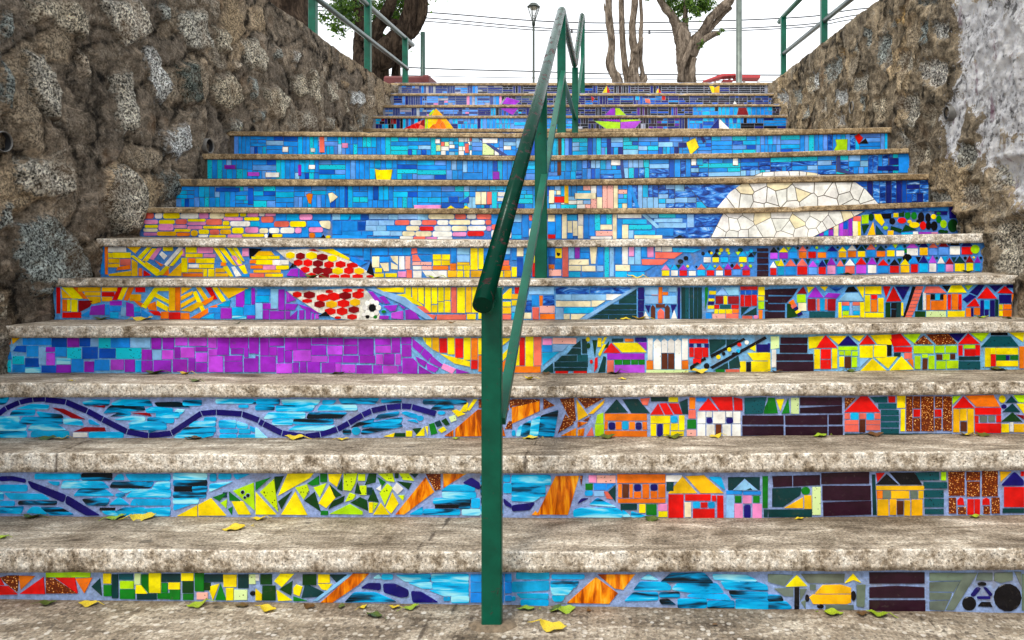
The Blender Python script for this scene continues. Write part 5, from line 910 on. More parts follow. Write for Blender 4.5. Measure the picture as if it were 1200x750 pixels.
def make_wall(name, X, side, stones, top, mat, white=None):
    """side -1: body lies towards -x. A weathered face grid with a rough top and plain back"""
    Ys = np.concatenate([np.arange(-3.0, 2.6, .06), np.arange(2.6, 8.44, .014)]); nz = 190
    nY = len(Ys)
    Y = np.repeat(Ys, nz); t = np.tile(np.linspace(0, 1, nz), nY)
    ztop = np.array([lerp(top, y) + .018 * noise.noise(Vector((y * 2.3, 3, X))) + .010 * noise.noise(Vector((y * 9, 1, X))) for y in Ys])
    zb = -1.30
    Z = zb + (np.repeat(ztop, nz) - zb) * t
    stone = np.full(Y.shape, .6); hue = np.zeros(Y.shape)
    polys = [([wall_pt(*map(float, q.split(',')), X) for q in s.split()], h) for s, h in stones]
    rs = random.Random(int(X * 10))
    for i in range(60):                       # stones on the stretch beside and behind the photographer
        y, z = rs.uniform(-2.9, 2.75), rs.uniform(-1.0, 1.4); a, b = rs.uniform(.05, .13), rs.uniform(.06, .15)
        if all(abs(y - P[0][0]) > .2 or abs(z - P[0][1]) > .28 for P, h in polys[len(stones):]):
            polys.append(([(y + a * math.cos(q) * rs.uniform(.8, 1.2), z + b * math.sin(q) * rs.uniform(.8, 1.2)) for q in [j * .9 for j in range(7)]], rs.random()))
    for P, h in polys:
        ys = [p[0] for p in P]; zs = [p[1] for p in P]
        sel = (Y > min(ys) - .2) & (Y < max(ys) + .2) & (Z > min(zs) - .2) & (Z < max(zs) + .2)
        if not sel.any(): continue
        d = sdf_poly(Y[sel], Z[sel], P)
        old = stone[sel]; nw = d < old
        hh = hue[sel]; hh[nw] = h; hue[sel] = hh
        stone[sel] = np.minimum(old, d)
    wh = np.full(Y.shape, .9)
    for s in (white or []):
        P = [wall_pt(*map(float, q.split(',')), X) for q in s.split()]
        wh = np.minimum(wh, sdf_poly(Y, Z, P))
    if white: wh = np.where(Y < 3.22, np.minimum(wh, np.where(Z > .32, -.2, .3)), wh)
    # relief: lumpy mortar, stones standing proud with rough faces
    N_ = len(Y); rel = np.zeros(N_)
    fn = noise.noise
    vals = [(.020 * fn(Vector((y * 2.6, z * 2.6, X))) + .013 * fn(Vector((y * 7, z * 7, X + 5))) + .014 * fn(Vector((y * 20, z * 20, 1))) + .008 * fn(Vector((y * 55, z * 55, 2)))) for y, z in zip(Y, Z)]
    rel = np.array(vals)
    jo, ce = [], []
    for y, z in zip(Y.tolist(), Z.tolist()):
        if y < 2.5: jo.append(.3); ce.append(.5); continue
        q = Vector((y * 3.4 + .9 * fn(Vector((y * 2.2, z * 2.2, 11))), z * 3.0 + .9 * fn(Vector((y * 2.2, z * 2.2, 17))), X * 3))
        d, pt = noise.voronoi(q)
        jo.append(d[1] - d[0]); ce.append((noise.cell(pt[0] * 7.3) * 37.7) % 1.0)
    joint, cell = np.array(jo), np.array(ce)
    js = np.clip(joint / .22, 0, 1); js = js * js * (3 - 2 * js)
    jamp = .011
    rel = rel + (js - .6) * jamp * (.5 + cell)
    ins = np.clip(-stone / .035 + .4, 0, 1); ins = ins * ins * (3 - 2 * ins)
    grove = np.exp(-((stone - .012) / .012) ** 2) * .008
    rel = rel + ins * (.024 + .009 * np.sin(Y * 31 + Z * 17)) - grove
    if white: rel = rel + np.clip(-wh / .05 + .5, 0, 1) * .018
    rel = rel * np.clip((np.repeat(ztop, nz) - Z) / .16 + .25, .25, 1) - .006
    xs = X - side * rel * -1.0 if side > 0 else X + rel
    V = np.stack([xs, Y, Z], 1)
    verts = [tuple(v) for v in V.tolist()]
    faces = []
    for i in range(nY - 1):
        for j in range(nz - 1):
            a = i * nz + j; q = (a, a + nz, a + nz + 1, a + 1)
            faces.append(q if side < 0 else q[::-1])
    # top, back and ends
    back = X + side * .42; b0 = len(verts)
    mid = []
    for i in range(nY):
        zt = float(ztop[i])
        verts.append((X + side * .05, float(Ys[i]), zt + .012)); verts.append((back, float(Ys[i]), zt + .0)); verts.append((back, float(Ys[i]), zb))
    for i in range(nY - 1):
        T = i * nz + nz - 1; a = b0 + i * 3
        for q in ((T, T + nz, a + 3, a), (a, a + 3, a + 4, a + 1), (a + 1, a + 4, a + 5, a + 2)):
            faces.append(q if side < 0 else q[::-1])
    for i in (0, nY - 1):
        q = [i * nz + j for j in range(nz)] + [b0 + i * 3, b0 + i * 3 + 1, b0 + i * 3 + 2]
        flip = (i == 0) == (side < 0)
        faces.append(tuple(q) if flip else tuple(q[::-1]))
    me = bpy.data.meshes.new(name); me.from_pydata(verts, [], faces); me.materials.append(mat)
    me.polygons.foreach_set('use_smooth', [True] * (len(faces) - 2) + [False] * 2)
    ext = len(verts) - N_
    for nm, arr, fill in (('stone', stone, .5), ('hue', hue, 0), ('white', wh, .9), ('joint', joint, .5), ('cell', cell, .5)):
        a = me.attributes.new(nm, 'FLOAT', 'POINT'); a.data.foreach_set('value', list(arr) + [fill] * ext)
    me.update()
    return link(name, me)
wl = tag(make_wall('stone_wall', XL, -1, LST, [(-3, 1.66), (5.2, 1.69), (7.97, 1.675), (8.3, 1.70), (8.5, 1.76)], WL),
         'dark brown rubble stone wall on the shaded left of the steps', 'wall', 'rubble walls beside the steps')
wr = tag(make_wall('stone_wall', XR, 1, RST, [(-3, 1.58), (4.93, 1.595), (6.5, 1.66), (8.25, 1.73), (8.5, 1.77)], WR, WST),
         'tan rubble stone wall with a big whitewashed patch right of the steps', 'wall', 'rubble walls beside the steps')
PIPE = simple('grey_plastic_pipe', (.13, .125, .115), .6, var=.4)
DARK = simple('pipe_hollow', (.012, .013, .016), .8, var=.1, bump=0)
def pipe(par, X, side, px, py, r, mat=PIPE):
    Y, Z = wall_pt(px, py, X)
    mb = MB(); n = 20; s = -side            # mouth looks into the stair
    rings = [(X + s * .012, r), (X + s * .013, r * .98), (X + s * .012, r * .93), (X + s * .006, r * .92), (X - s * .12, r * .90)]
    base = len(mb.v)
    rings = [(X - s * .05, r * 1.05), (X + s * .004, r * 1.04)] + rings
    for (x, rr) in rings:
        for k in range(n): mb.v.append((x, Y + rr * math.cos(2 * math.pi * k / n), Z + rr * math.sin(2 * math.pi * k / n)))
    for i in range(len(rings) - 1):
        for k in range(n):
            q = [i * n + k, i * n + (k + 1) % n, (i + 1) * n + (k + 1) % n, (i + 1) * n + k]
            mb.face(q if s > 0 else q[::-1], 1 if i >= 5 else 0)
    mb.face([(len(rings) - 1) * n + k for k in range(n)], 1)
    return mb.build('drain_pipe', [mat, DARK], par, smooth=True)
pipe(wl, XL, -1, 244, 171, .045); pipe(wl, XL, -1, 2, 166, .042)
for px, py, r in ((999, 126, .046), (1111, 133, .040), (926, 126, .042)): pipe(wr, XR, 1, px, py, r)

# ------------------------------------------------------------------ ground at the foot, plaza at the head
def grid_sheet(name, xs, ys, zf, mat, kind='structure', crackf=None):
    v = [(x, y, zf(x, y)) for x in xs for y in ys]; n = len(ys)
    f = [(i * n + j, (i + 1) * n + j, (i + 1) * n + j + 1, i * n + j + 1) for i in range(len(xs) - 1) for j in range(n - 1)]
    me = bpy.data.meshes.new(name); me.from_pydata(v, [], f); me.materials.append(mat)
    me.polygons.foreach_set('use_smooth', [True] * len(f))
    for nm in ('edge', 'soil_shade', 'crack'):
        a = me.attributes.new(nm, 'FLOAT', 'POINT')
        if nm == 'crack': a.data.foreach_set('value', [crackf(x, y) if crackf else .5 for x, y, z in v])
        elif nm == 'soil_shade': a.data.foreach_set('value', [max(0, 1 - (YR[1] - y) / .05) if y < YR[1] + .03 and name == 'ground' else 0 for x, y, z in v])
        else: a.data.foreach_set('value', [.0] * len(v))
    o = link(name, me); return tag(o, kind=kind)
GROUND = concrete_mat('aggregate_ground', None, True)
def gz(x, y):
    xe = min(max(x, -2.6), 1.9)
    z = zline(BOT, 1, xe, YR[1])
    return z + .003 * noise.noise(Vector((x * 4, y * 4, 0)))
def gcrack(x, y):
    d = .5
    for (x0, y0, x1, y1) in ((-.475, 2.23, -.47, 1.85), (-.415, 2.23, -.40, 1.85), (-.53, 2.20, -.56, 1.8), (.90, 2.2, 1.05, 1.95), (-1.85, 2.1, -2.1, 1.95)):
        t = max(0, min(1, ((x - x0) * (x1 - x0) + (y - y0) * (y1 - y0)) / ((x1 - x0) ** 2 + (y1 - y0) ** 2)))
        w = .008 * noise.noise(Vector((x * 15, y * 15, 2)))
        d = min(d, math.hypot(x - x0 - t * (x1 - x0) + w, y - y0 - t * (y1 - y0)))
    return d
grid_sheet('ground', np.arange(-2.56, 1.88, .02), list(np.arange(-3, 1.6, .3)) + list(np.arange(1.62, 2.26, .016)), gz, GROUND, crackf=gcrack)
grid_sheet('street', [-150, -60, -20, 20, 60, 150], [-150, -50, 20, 60, 150], lambda x, y: -1.34, simple('asphalt', (.05, .05, .052), .9))
PAVE = simple('plaza_paving', (.24, .225, .20), .9, var=.3, scale=6)
def plaza_part(name, x0, x1, y0, y1, z=1.755):
    mb = MB(); mb.box(x0, x1, y0, y1, z - .25, z); return tag(mb.build(name, PAVE), kind='structure')
plaza_part('plaza_pavement', -120, 120, 8.82, 140, 1.77)
plaza_part('terrace_pavement', -120, XL - .43, -3, 8.81, 1.64); plaza_part('terrace_pavement', XR + .43, 120, -3, 8.81, 1.64)
mb = MB(); mb.box(-120, XL - .44, -3.2, -3.0, -1.5, 1.64); mb.box(XR + .44, 120, -3.2, -3.0, -1.5, 1.64); tag(mb.build('terrace_edge', PAVE), kind='structure')

# ------------------------------------------------------------------ centre handrail
RX = -.35
hr = tag(empty('stair_handrail', (RX, 2.09, -1.13)), 'green painted pipe handrail climbing the middle of the steps, its end cap facing down', 'handrail')
def post(par, name, px_y, zb, zt, w=.058, d=.028, x=RX, mat=GREEN):
    mb = MB(); y = px_y; b = .004
    P = [(-w/2 + b, -d/2), (w/2 - b, -d/2), (w/2, -d/2 + b), (w/2, d/2 - b), (w/2 - b, d/2), (-w/2 + b, d/2), (-w/2, d/2 - b), (-w/2, -d/2 + b)]
    n = 8
    for z in (zb, zt):
        for (a, c) in P: mb.v.append((x + a, y + c, z))
    for i in range(n): mb.face([i, (i + 1) % n, n + (i + 1) % n, n + i])
    mb.face(list(range(n))[::-1]); mb.face([n + i for i in range(n)])
    return mb.build(name, mat, par)
def rail(par, name, pts, r, mat=GREENW, n=24):
    mb = MB(); mb.tube(pts, [r] * len(pts), n)
    o = mb.build(name, mat, par, smooth=True)
    for p in o.data.polygons:
        if len(p.vertices) > 4: p.use_smooth = False
    return o
def on(y): return -.195 + .595 * (y - 2.0)
post(hr, 'post', 2.09, gz(RX, 2.1) - .01, on(2.09) - .01)
post(hr, 'post', 3.50, -.222, on(3.5) - .01)
post(hr, 'post', 4.88, .655, 1.48)
post(hr, 'post', 6.60, .655, 1.52, w=.056)
post(hr, 'post', 8.25, 1.44, 2.43, w=.048)
rail(hr, 'top_rail', [(RX - .012, 2.0, on(2.0)), (RX, 3.4, on(3.4)), (RX + .002, 4.82, on(4.82)), (RX, 4.90, 1.515), (RX, 6.52, 1.53), (RX, 6.62, 1.56), (RX, 8.04, 2.43), (RX, 8.14, 2.455), (RX, 8.32, 2.455)], .0275)
def footing(y, z, seed):
    mb = MB(); n = 18; mb.v.append((RX, y, z + .010))
    for rr, h in ((.05, .008), (.075, .0)):
        for i in range(n):
            a = 2 * math.pi * i / n; q = rr * (1 + .3 * noise.noise(Vector((math.cos(a) * 2, math.sin(a) * 2, seed))))
            mb.v.append((RX + q * math.cos(a), y + q * .5 * math.sin(a), z + h - (.004 if h == 0 else 0)))
    for i in range(n):
        mb.face([0, 1 + i, 1 + (i + 1) % n]); mb.face([1 + i, 1 + n + i, 1 + n + (i + 1) % n, 1 + (i + 1) % n])
    return mb.build('post_footing', simple('stained_mortar', (.16, .12, .08), .95, var=.5, scale=60), hr, True)
footing(2.09, gz(RX, 2.09) + .002, 1)
def flat(par, name, a, b, w=.036, t=.010, mat=GREEN):
    """flat bar from a to b lying in the plane of the rail"""
    a, b = Vector(a), Vector(b); d = (b - a).normalized(); up = Vector((1, 0, 0)).cross(d).normalized()
    mb = MB(); s = Vector((w / 2, 0, 0)); u = up * t * .5
    for p in (a, b): mb.v += [tuple(p - s - u), tuple(p + s - u), tuple(p + s + u), tuple(p - s + u)]
    for q in ((0, 1, 5, 4), (1, 2, 6, 5), (2, 3, 7, 6), (3, 0, 4, 7), (3, 2, 1, 0), (4, 5, 6, 7)): mb.face(list(q))
    return mb.build(name, mat, par)
flat(hr, 'mid_rail', (RX + .022, 2.098, -.54), (RX + .012, 4.87, 1.09), .030, .026, GREEN)
flat(hr, 'mid_rail', (RX, 4.88, 1.09), (RX, 6.60, 1.06), .028, .028)
flat(hr, 'mid_rail', (RX, 6.62, 1.07), (RX, 8.24, 2.03), .028, .028)
mb = MB(); mb.tube([(RX, 2.02, on(2.02) - .03), (RX, 2.09, on(2.09) - .045)], [.012, .012], 10); mb.build('weld_bracket', GREEN, hr, True)

# ------------------------------------------------------------------ railings on the terrace edges
GREEN2 = green_paint('green_rail_paint', .0)
rl = tag(empty('terrace_railing', (-2.62, 7.5, 1.65)), 'green metal railing on top of the dark left wall, rails ending at a post', 'railing', 'terrace railings')
for y, zt in ((4.7, 2.5), (6.18, 2.52), (7.56, 2.50), (8.92, 2.42)): post(rl, 'post', y, 1.6, zt, w=.062, d=.062, x=-2.56, mat=GREEN2)
STEEL = simple('worn_steel_rail', (.07, .10, .095), .30, metal=.3, var=.3, scale=18, bump=.15, spec=.6)
rail(rl, 'top_rail', [(-2.56, 4.6, 2.36), (-2.56, 7.4, 2.39), (-2.56, 9.25, 2.42)], .027, STEEL, 14)
rail(rl, 'mid_rail', [(-2.53, 4.6, 2.0), (-2.53, 8.9, 2.035)], .024, STEEL, 14)
rr = tag(empty('terrace_railing', (1.93, 7.3, 1.62)), 'green metal railing on top of the tan right wall with a bent upper rail', 'railing', 'terrace railings')
for y, zt in ((3.6, 2.3), (6.50, 2.42), (8.05, 2.42)): post(rr, 'post', y, 1.55, zt, w=.056, d=.056, x=1.885, mat=GREEN2)
rail(rr, 'top_rail', [(1.885, 8.25, 2.42), (1.885, 8.05, 2.42), (1.885, 3.6, 2.17)], .026, GREEN2, 14)
rail(rr, 'mid_rail', [(1.885, 8.11, 2.01), (1.885, 3.6, 1.74)], .023, STEEL, 14)
# ------------------------------------------------------------------ trees, lamp, poles and wires behind the stairs
def bark(name, c0, c1, sc=1.0):
    m, nt, b = new_mat(name); n = N(nt); v = n.coord((1, 1, .28))
    b.inputs['Roughness'].default_value = .95; b.inputs['Specular IOR Level'].default_value = .1
    f = n.noise(v, 9 * sc, 7, .7, .8); g = n.noise(v, 40, 4, .7)
    c = n.ramp(n.math('ADD', n.math('MULTIPLY', f, .7), n.math('MULTIPLY', g, .3)), [(.38, tuple(x * .35 for x in c0)), (.47, c0), (.56, c1), (.68, tuple(min(1, x * 1.5) for x in c1))])
    n.l(c, b.inputs['Base Color'])
    n.bump(f, 1.0, .06, b)
    return m
BK = bark('bark_grey_brown', (.13, .10, .075), (.27, .215, .165)); BKD = bark('bark_dark', (.03, .02, .014), (.075, .052, .036))
def leaf_mat(name, a, b_):
    m, nt, b = new_mat(name); n = N(nt)
    f = n.attr('rnd'); n.l(n.ramp(f, [(0, a), (1, b_)]), b.inputs['Base Color'])
    b.inputs['Roughness'].default_value = .45
    b.inputs['Transmission Weight'].default_value = .0
    tr = n.n('ShaderNodeBsdfTranslucent'); n.l(n.ramp(f, [(0, tuple(x * 2 for x in a)), (1, tuple(x * 2 for x in b_))]), tr.inputs[0])
    mx = n.n('ShaderNodeMixShader'); mx.inputs[0].default_value = .35
    out = [q for q in nt.nodes if q.type == 'OUTPUT_MATERIAL'][0]
    n.l(b.outputs[0], mx.inputs[1]); n.l(tr.outputs[0], mx.inputs[2]); n.l(mx.outputs[0], out.inputs[0])
    return m
LEAFM = leaf_mat('tree_leaves', (.014, .05, .008), (.14, .26, .02))
def limbs(par, name, Y0, paths, mat, wob=.16, depth=0.0):
    """paths in photo px: (x, y, half width, depth offset)"""
    mb = MB()
    for i, P in enumerate(paths):
        pts = []
        for q in P:
            x, y, w = q[:3]; dy = q[3] if len(q) > 3 else 0
            Y = Y0 + dy; p = at(x, y, Y); pts.append((p.x, p.y, p.z, w * Y / F))
        c, r = smooth_path(pts, 7)
        mb.tube(c, r, 16, wob=wob, seed=i + Y0)
    return mb.build(name, mat, par, smooth=True)
def crown(par, name, blobs, n, size, seed, mat=LEAFM, twigs=None):
    """leaf sized faces spread through uneven clumps; blobs: (centre, radius, weight)"""
    rs = random.Random(seed); mb = MB()
    tot = sum(b[2] for b in blobs)
    for c, rad, w in blobs:
        k = int(n * w / tot)
        subs = [Vector((rs.gauss(0, .5), rs.gauss(0, .5), rs.gauss(0, .42))) * rad for _ in range(max(4, k // 28))]
        for i in range(k):
            q = rs.choice(subs); p = Vector(c) + q + Vector((rs.gauss(0, 1), rs.gauss(0, 1), rs.gauss(0, 1))) * rad * .13
            a = Vector((rs.gauss(0, 1), rs.gauss(0, 1), rs.gauss(0, .7) - .5)).normalized(); b = a.cross(Vector((rs.gauss(0, 1), rs.gauss(0, 1), rs.gauss(0, 1)))).normalized()
            s = size * rs.uniform(.6, 1.3); L = len(mb.v); nn = a.cross(b) * s * .12
            mb.v += [tuple(p), tuple(p + a * s * .5 + b * s * .24 + nn), tuple(p + a * s * 1.05), tuple(p + a * s * .5 - b * s * .24 + nn)]
            mb.face([L, L + 1, L + 2, L + 3], 0, (1, 1, 1), min(1, max(0, rs.gauss(.42, .28))))
    return mb.build(name, mat, par, attrs=True)
PZ = 1.77
def base_px(Y): return CY - PZ * F / Y
# big dark trunk behind the left railing
Y0 = 10.0; t = tag(empty('tree', at(338, base_px(Y0), Y0)), 'thick dark trunk rising behind the far left corner of the dark wall', 'tree', 'trees on the plaza')
limbs(t, 'trunk', Y0, [[(348, base_px(Y0) + 6, 30), (345, 60, 25), (340, 20, 22), (334, -20, 24), (326, -90, 26)]], BKD)
limbs(t, 'branch', Y0, [[(330, -70, 20), (300, -160, 14, .6), (250, -260, 7, 1)], [(330, -70, 18), (370, -190, 12, .5), (420, -300, 6, 1)]], BKD)
crown(t, 'crown', [(at(300, -280, 10.6), 1.6, 1), (at(400, -330, 11), 1.5, 1), (at(200, -300, 11), 1.4, 1), (at(330, -420, 10.6), 1.7, 1)], 7000, .12, 4)
# leafy many-stemmed tree behind the left railing
Y0 = 13.0; t = tag(empty('tree', at(437, base_px(Y0), Y0)), 'twisted dark tree with curling limbs and green leaves behind the left railing', 'tree', 'trees on the plaza')
limbs(t, 'trunk', Y0, [
    [(433, base_px(Y0) + 4, 20), (431, 84, 16), (447, 66, 15), (464, 52, 14), (474, 38, 12), (486, 28, 9), (494, 14, 7), (495, -4, 6), (486, -20, 5)],
    [(424, base_px(Y0), 10), (421, 74, 7), (421, 48, 7, .2), (424, 28, 7, .2), (422, 5, 7, .2), (426, -30, 6, .2)],
    [(438, 66, 10, .1), (441, 46, 9, .1), (440, 36, 8, .1), (452, 18, 7, .1), (460, -4, 6, .1), (464, -30, 5)],
    [(474, 42, 10, -.1), (478, 22, 9, -.1), (483, 0, 8, -.1), (480, -30, 7)],
    [(426, 50, 6, .1), (440, 34, 6, .1), (450, 26, 5, .2), (470, 30, 6, .1)],
    [(462, base_px(Y0), 6, .4), (464, 84, 5, .4), (467, 66, 5, .3), (466, 50, 5, .2)],
    [(449, base_px(Y0), 7, .3), (449, 84, 6, .3), (450, 70, 6, .2)],
    [(446, 40, 5, .1), (436, 44, 5, 0), (430, 58, 6, 0)]], BKD, .2)
crown(t, 'crown', [(at(408, 10, 13.3), .42, 1.3), (at(394, 22, 13.2), .25, .4), (at(412, 24, 13.5), .26, .7), (at(398, -6, 13.4), .38, 1), (at(455, 18, 13.7), .32, 1), (at(440, 4, 13.7), .4, 1), (at(467, 6, 13.6), .25, .7), (at(447, 34, 13.8), .22, .35),
                   (at(430, -50, 13.5), .9, 3), (at(470, -60, 13.5), .9, 3), (at(390, -60, 13.5), .8, 2.5), (at(384, 24, 13.2), .12, .12), (at(403, 36, 13.2), .10, .08)], 9000, .075, 7)
# bare stems right of the handrail
Y0 = 16.0; t = tag(empty('tree', at(722, base_px(Y0), Y0)), 'slim bare grey trunk just right of the handrail', 'tree', 'trees on the plaza')
limbs(t, 'trunk', Y0, [[(729, base_px(Y0), 8), (724, 100, 6.5), (719, 86, 5.2), (715, 74, 5.6), (717, 50, 4.2), (714, 26, 4.6), (713, 5, 4), (711, -40, 4), (706, -120, 3.6)], [(713, 18, 2, 0), (709, 12, 1.2), (708, 4, .8)]], BK, .13)
crown(t, 'crown', [(at(706, -170, 16), 1.1, 1), (at(680, -150, 16), .9, 1)], 2500, .12, 5)
t = tag(empty('tree', at(746, base_px(Y0), Y0)), 'clump of three bare grey stems joined at a knotty foot', 'tree', 'trees on the plaza')
limbs(t, 'trunk', Y0, [[(742, base_px(Y0), 11), (743, 100, 7.5), (742, 86, 6.5), (744, 66, 5.5), (742, 52, 4.6), (741, 30, 4), (743, 10, 4), (744, -40, 3.6), (748, -120, 3)],
    [(738, 105, 5, .2), (734, 88, 4, .2), (731, 66, 3.6, .2), (729, 36, 3.5, .2), (728, 5, 3.2, .2), (728, -50, 3), (722, -130, 2.6)],
    [(749, 108, 5, .1), (753, 88, 3, .1), (751, 74, 2.4, .1), (751, 52, 2.6), (751, 36, 2.6), (752, 20, 2.1), (751, -10, 1.9), (756, -100, 1.6)],
    [(744, 62, 3, -.1), (750, 52, 3, -.1), (752, 44, 2.2, -.1)], [(750, 100, 4, -.3), (756, 94, 2.6, -.3), (757, 88, 1.2, -.3)]], BK, .2)
crown(t, 'crown', [(at(750, -170, 16), 1.2, 1), (at(726, -160, 16.4), .9, 1)], 3000, .12, 6)
# forked tree
Y0 = 17.0; t = tag(empty('tree', at(804, base_px(Y0), Y0)), 'stout forked tree with spreading limbs and a tuft of leaves between them', 'tree', 'trees on the plaza')
limbs(t, 'trunk', Y0, [
    [(804, base_px(Y0), 13), (805, 98, 10.5), (804, 82, 10.5), (803, 62, 11), (800, 46, 10), (797, 34, 8.5), (796, 28, 7)],
    [(799, 48, 7), (794, 34, 6.2), (789, 22, 5.4), (782, 12, 4.8), (775, 2, 4.4), (768, -14, 4), (758, -60, 3)],
    [(802, 40, 5), (803, 28, 3.4), (803, 14, 2.8), (804, 0, 2.6), (808, -40, 2)],
    [(806, 60, 8), (815, 47, 6.4), (824, 36, 5.4), (832, 22, 5), (841, 13, 4.8), (851, 5, 4.8), (858, -4, 4.6), (868, -40, 4)],
    [(809, 66, 6, -.2), (819, 52, 4.4, -.2), (829, 44, 3.6, -.2), (838, 40, 3.2, -.2), (843, 39, 2.0, -.2)],
    [(826, 42, 3, .2), (836, 30, 3, .2), (846, 18, 3.2, .2), (856, 8, 3.4, .2)],
    [(797, 96, 4, -.3), (799, 80, 3, -.3), (806, 62, 3, -.3), (812, 48, 3, -.3)],
    [(812, 98, 4, -.3), (811, 82, 4, -.3), (814, 68, 3, -.3)]], BK, .2)
crown(t, 'crown', [(at(812, 6, 17), .36, 1.6), (at(822, -2, 17.2), .34, 1.5), (at(790, 4, 17.3), .22, .6), (at(797, 4, 17.2), .2, .4), (at(786, -3, 17), .2, .35), (at(826, 10, 17), .16, .3), (at(819, 18, 16.9), .09, .09), (at(800, 13, 17), .09, .08), (at(820, 52, 16.7), .06, .05), (at(844, 38, 16.7), .06, .05), (at(762, -2, 17), .12, .10),
                   (at(800, -70, 17.5), 1.2, 3), (at(860, -90, 17.5), 1.2, 3), (at(740, -90, 17.5), 1.0, 2)], 7000, .085, 9)
# street lamp
IRON = simple('dark_green_iron', (.018, .028, .02), .5, var=.3)
GLASS = new_mat('lamp_glass')[0]; GLASS.node_tree.nodes['Principled BSDF'].inputs['Base Color'].default_value = (.9, .9, .88, 1)
gb = GLASS.node_tree.nodes['Principled BSDF']; gb.inputs['Transmission Weight'].default_value = .85; gb.inputs['Roughness'].default_value = .1; gb.inputs['IOR'].default_value = 1.05
Y0 = 20.0; s = Y0 / F; lp = at(625.3, base_px(Y0), Y0)
t = tag(empty('street_lamp', lp), 'slim dark lamp post with a tapered glass lantern against the white sky', 'street lamp')
zt = lambda py: (CY - py) * s
mb = MB(); mb.tube([(lp.x, Y0, PZ), (lp.x, Y0, PZ + .4), (lp.x, Y0, PZ + .45), (lp.x, Y0, zt(28))], [.055, .05, .034, .030], 12)
mb.tube([(lp.x, Y0, zt(30)), (lp.x, Y0, zt(26)), (lp.x, Y0, zt(24))], [.045, .05, .03], 12); mb.build('pole', IRON, t, True)
mb = MB()
for a in range(6):
    q = a * math.pi / 3 + .3; c, d = math.cos(q), math.sin(q)
    mb.tube([(lp.x + c * .04, Y0 + d * .04, zt(24.5)), (lp.x + c * .165, Y0 + d * .165, zt(8.5))], [.011, .011], 6)
mb.tube([(lp.x, Y0, zt(8.9)), (lp.x, Y0, zt(8)), (lp.x, Y0, zt(5)), (lp.x, Y0, zt(4)), (lp.x, Y0, zt(3.6))], [.17, .19, .12, .10, .02], 6); mb.build('lantern_frame', IRON, t)
mb = MB(); mb.tube([(lp.x, Y0, zt(24.3)), (lp.x, Y0, zt(8.6))], [.034, .155], 6); mb.build('lantern_glass', GLASS, t)
mb = MB(); mb.tube([(lp.x, Y0, zt(11.5)), (lp.x, Y0, zt(9))], [.07, .12], 8); mb.build('lamp_reflector', simple('old_brass', (.25, .2, .1), .4), t)
# poles
def pole(px, Y, r, top, mat, label, grp=None):
    b = at(px, base_px(Y), Y); mb = MB()
    mb.tube([(b.x, Y, PZ), (b.x, Y, PZ + .12), (b.x, Y, PZ + .13), (b.x, Y, top * .6), (b.x, Y, top)], [r * 1.6, r * 1.6, r, r * .96, r * .9], 16)
    o = mb.build('steel_pole', mat, None, True); return tag(o, label, 'pole', 'steel poles on the plaza')
pole(866, 12, .052, 6.5, simple('galvanised_grey_green', (.12, .145, .125), .45, metal=.3, var=.35, scale=8), 'grey green steel pole standing right of the forked tree')
pole(495.5, 12, .042, 3.35, simple('pole_dark_green', (.012, .05, .035), .4, var=.4), 'short dark green steel pole above the red planter block')
# red painted block and awning
RED = simple('red_paint_on_concrete', (.11, .012, .012), .6, var=.35, scale=7, bump=.4, bd=.01)
bx = MB(); a, b = at(449, 90, 9.3), at(500, 90, 9.3)
for x0, x1, z1 in ((a.x, b.x - .02, 2.04), (b.x - .06, b.x + .03, 2.055)): bx.box(x0, x1, 9.3, 9.75, 1.772, z1)
o = bx.build('planter_block', RED); bv = o.modifiers.new('round', 'BEVEL'); bv.width = .025; bv.segments = 2
tag(o, 'low dark red painted block behind the top left of the steps', 'planter block')
Y0 = 30.0; t = tag(empty('kiosk', at(857, base_px(Y0), Y0)), 'distant kiosk with a faded red roof and white posts behind the steel pole', 'kiosk')
RED2 = simple('faded_red_roof', (.42, .035, .04), .6, var=.25); WHT = simple('white_painted_metal', (.7, .72, .72), .5, var=.1)
mb = MB()
def slab(pts, d0, d1, th):
    L = len(mb.v); n = len(pts)
    for dd in (d0, d1):
        for (px, py) in pts: mb.v.append(tuple(at(px, py, Y0) + Vector((0, dd, 0))))
    mb.face([L + i for i in range(n)]); mb.face([L + n + i for i in range(n)][::-1])
    for i in range(n): mb.face([L + i, L + n + i, L + n + (i + 1) % n, L + (i + 1) % n])
slab([(823, 96), (824, 94.5), (846, 86.5), (862, 86), (862, 88), (848, 89)], 0, .7, 0); slab([(862, 87.5), (891, 88), (891, 91), (862, 91)], 0, .7, 0); slab([(848, 92), (860, 92.5), (860, 94), (848, 93.6)], .2, 2.0, 0)
mb.build('roof', RED2, t)
mb = MB()
for px in (838, 855, 872, 889):
    p = at(px, 90, Y0 + .6); mb.box(p.x - .05, p.x + .05, p.y, p.y + .1, PZ, p.z)
mb.box(at(838, 0, Y0).x, at(889, 0, Y0).x, Y0 + 1.6, Y0 + 1.7, PZ, 4.6); mb.build('posts', WHT, t)
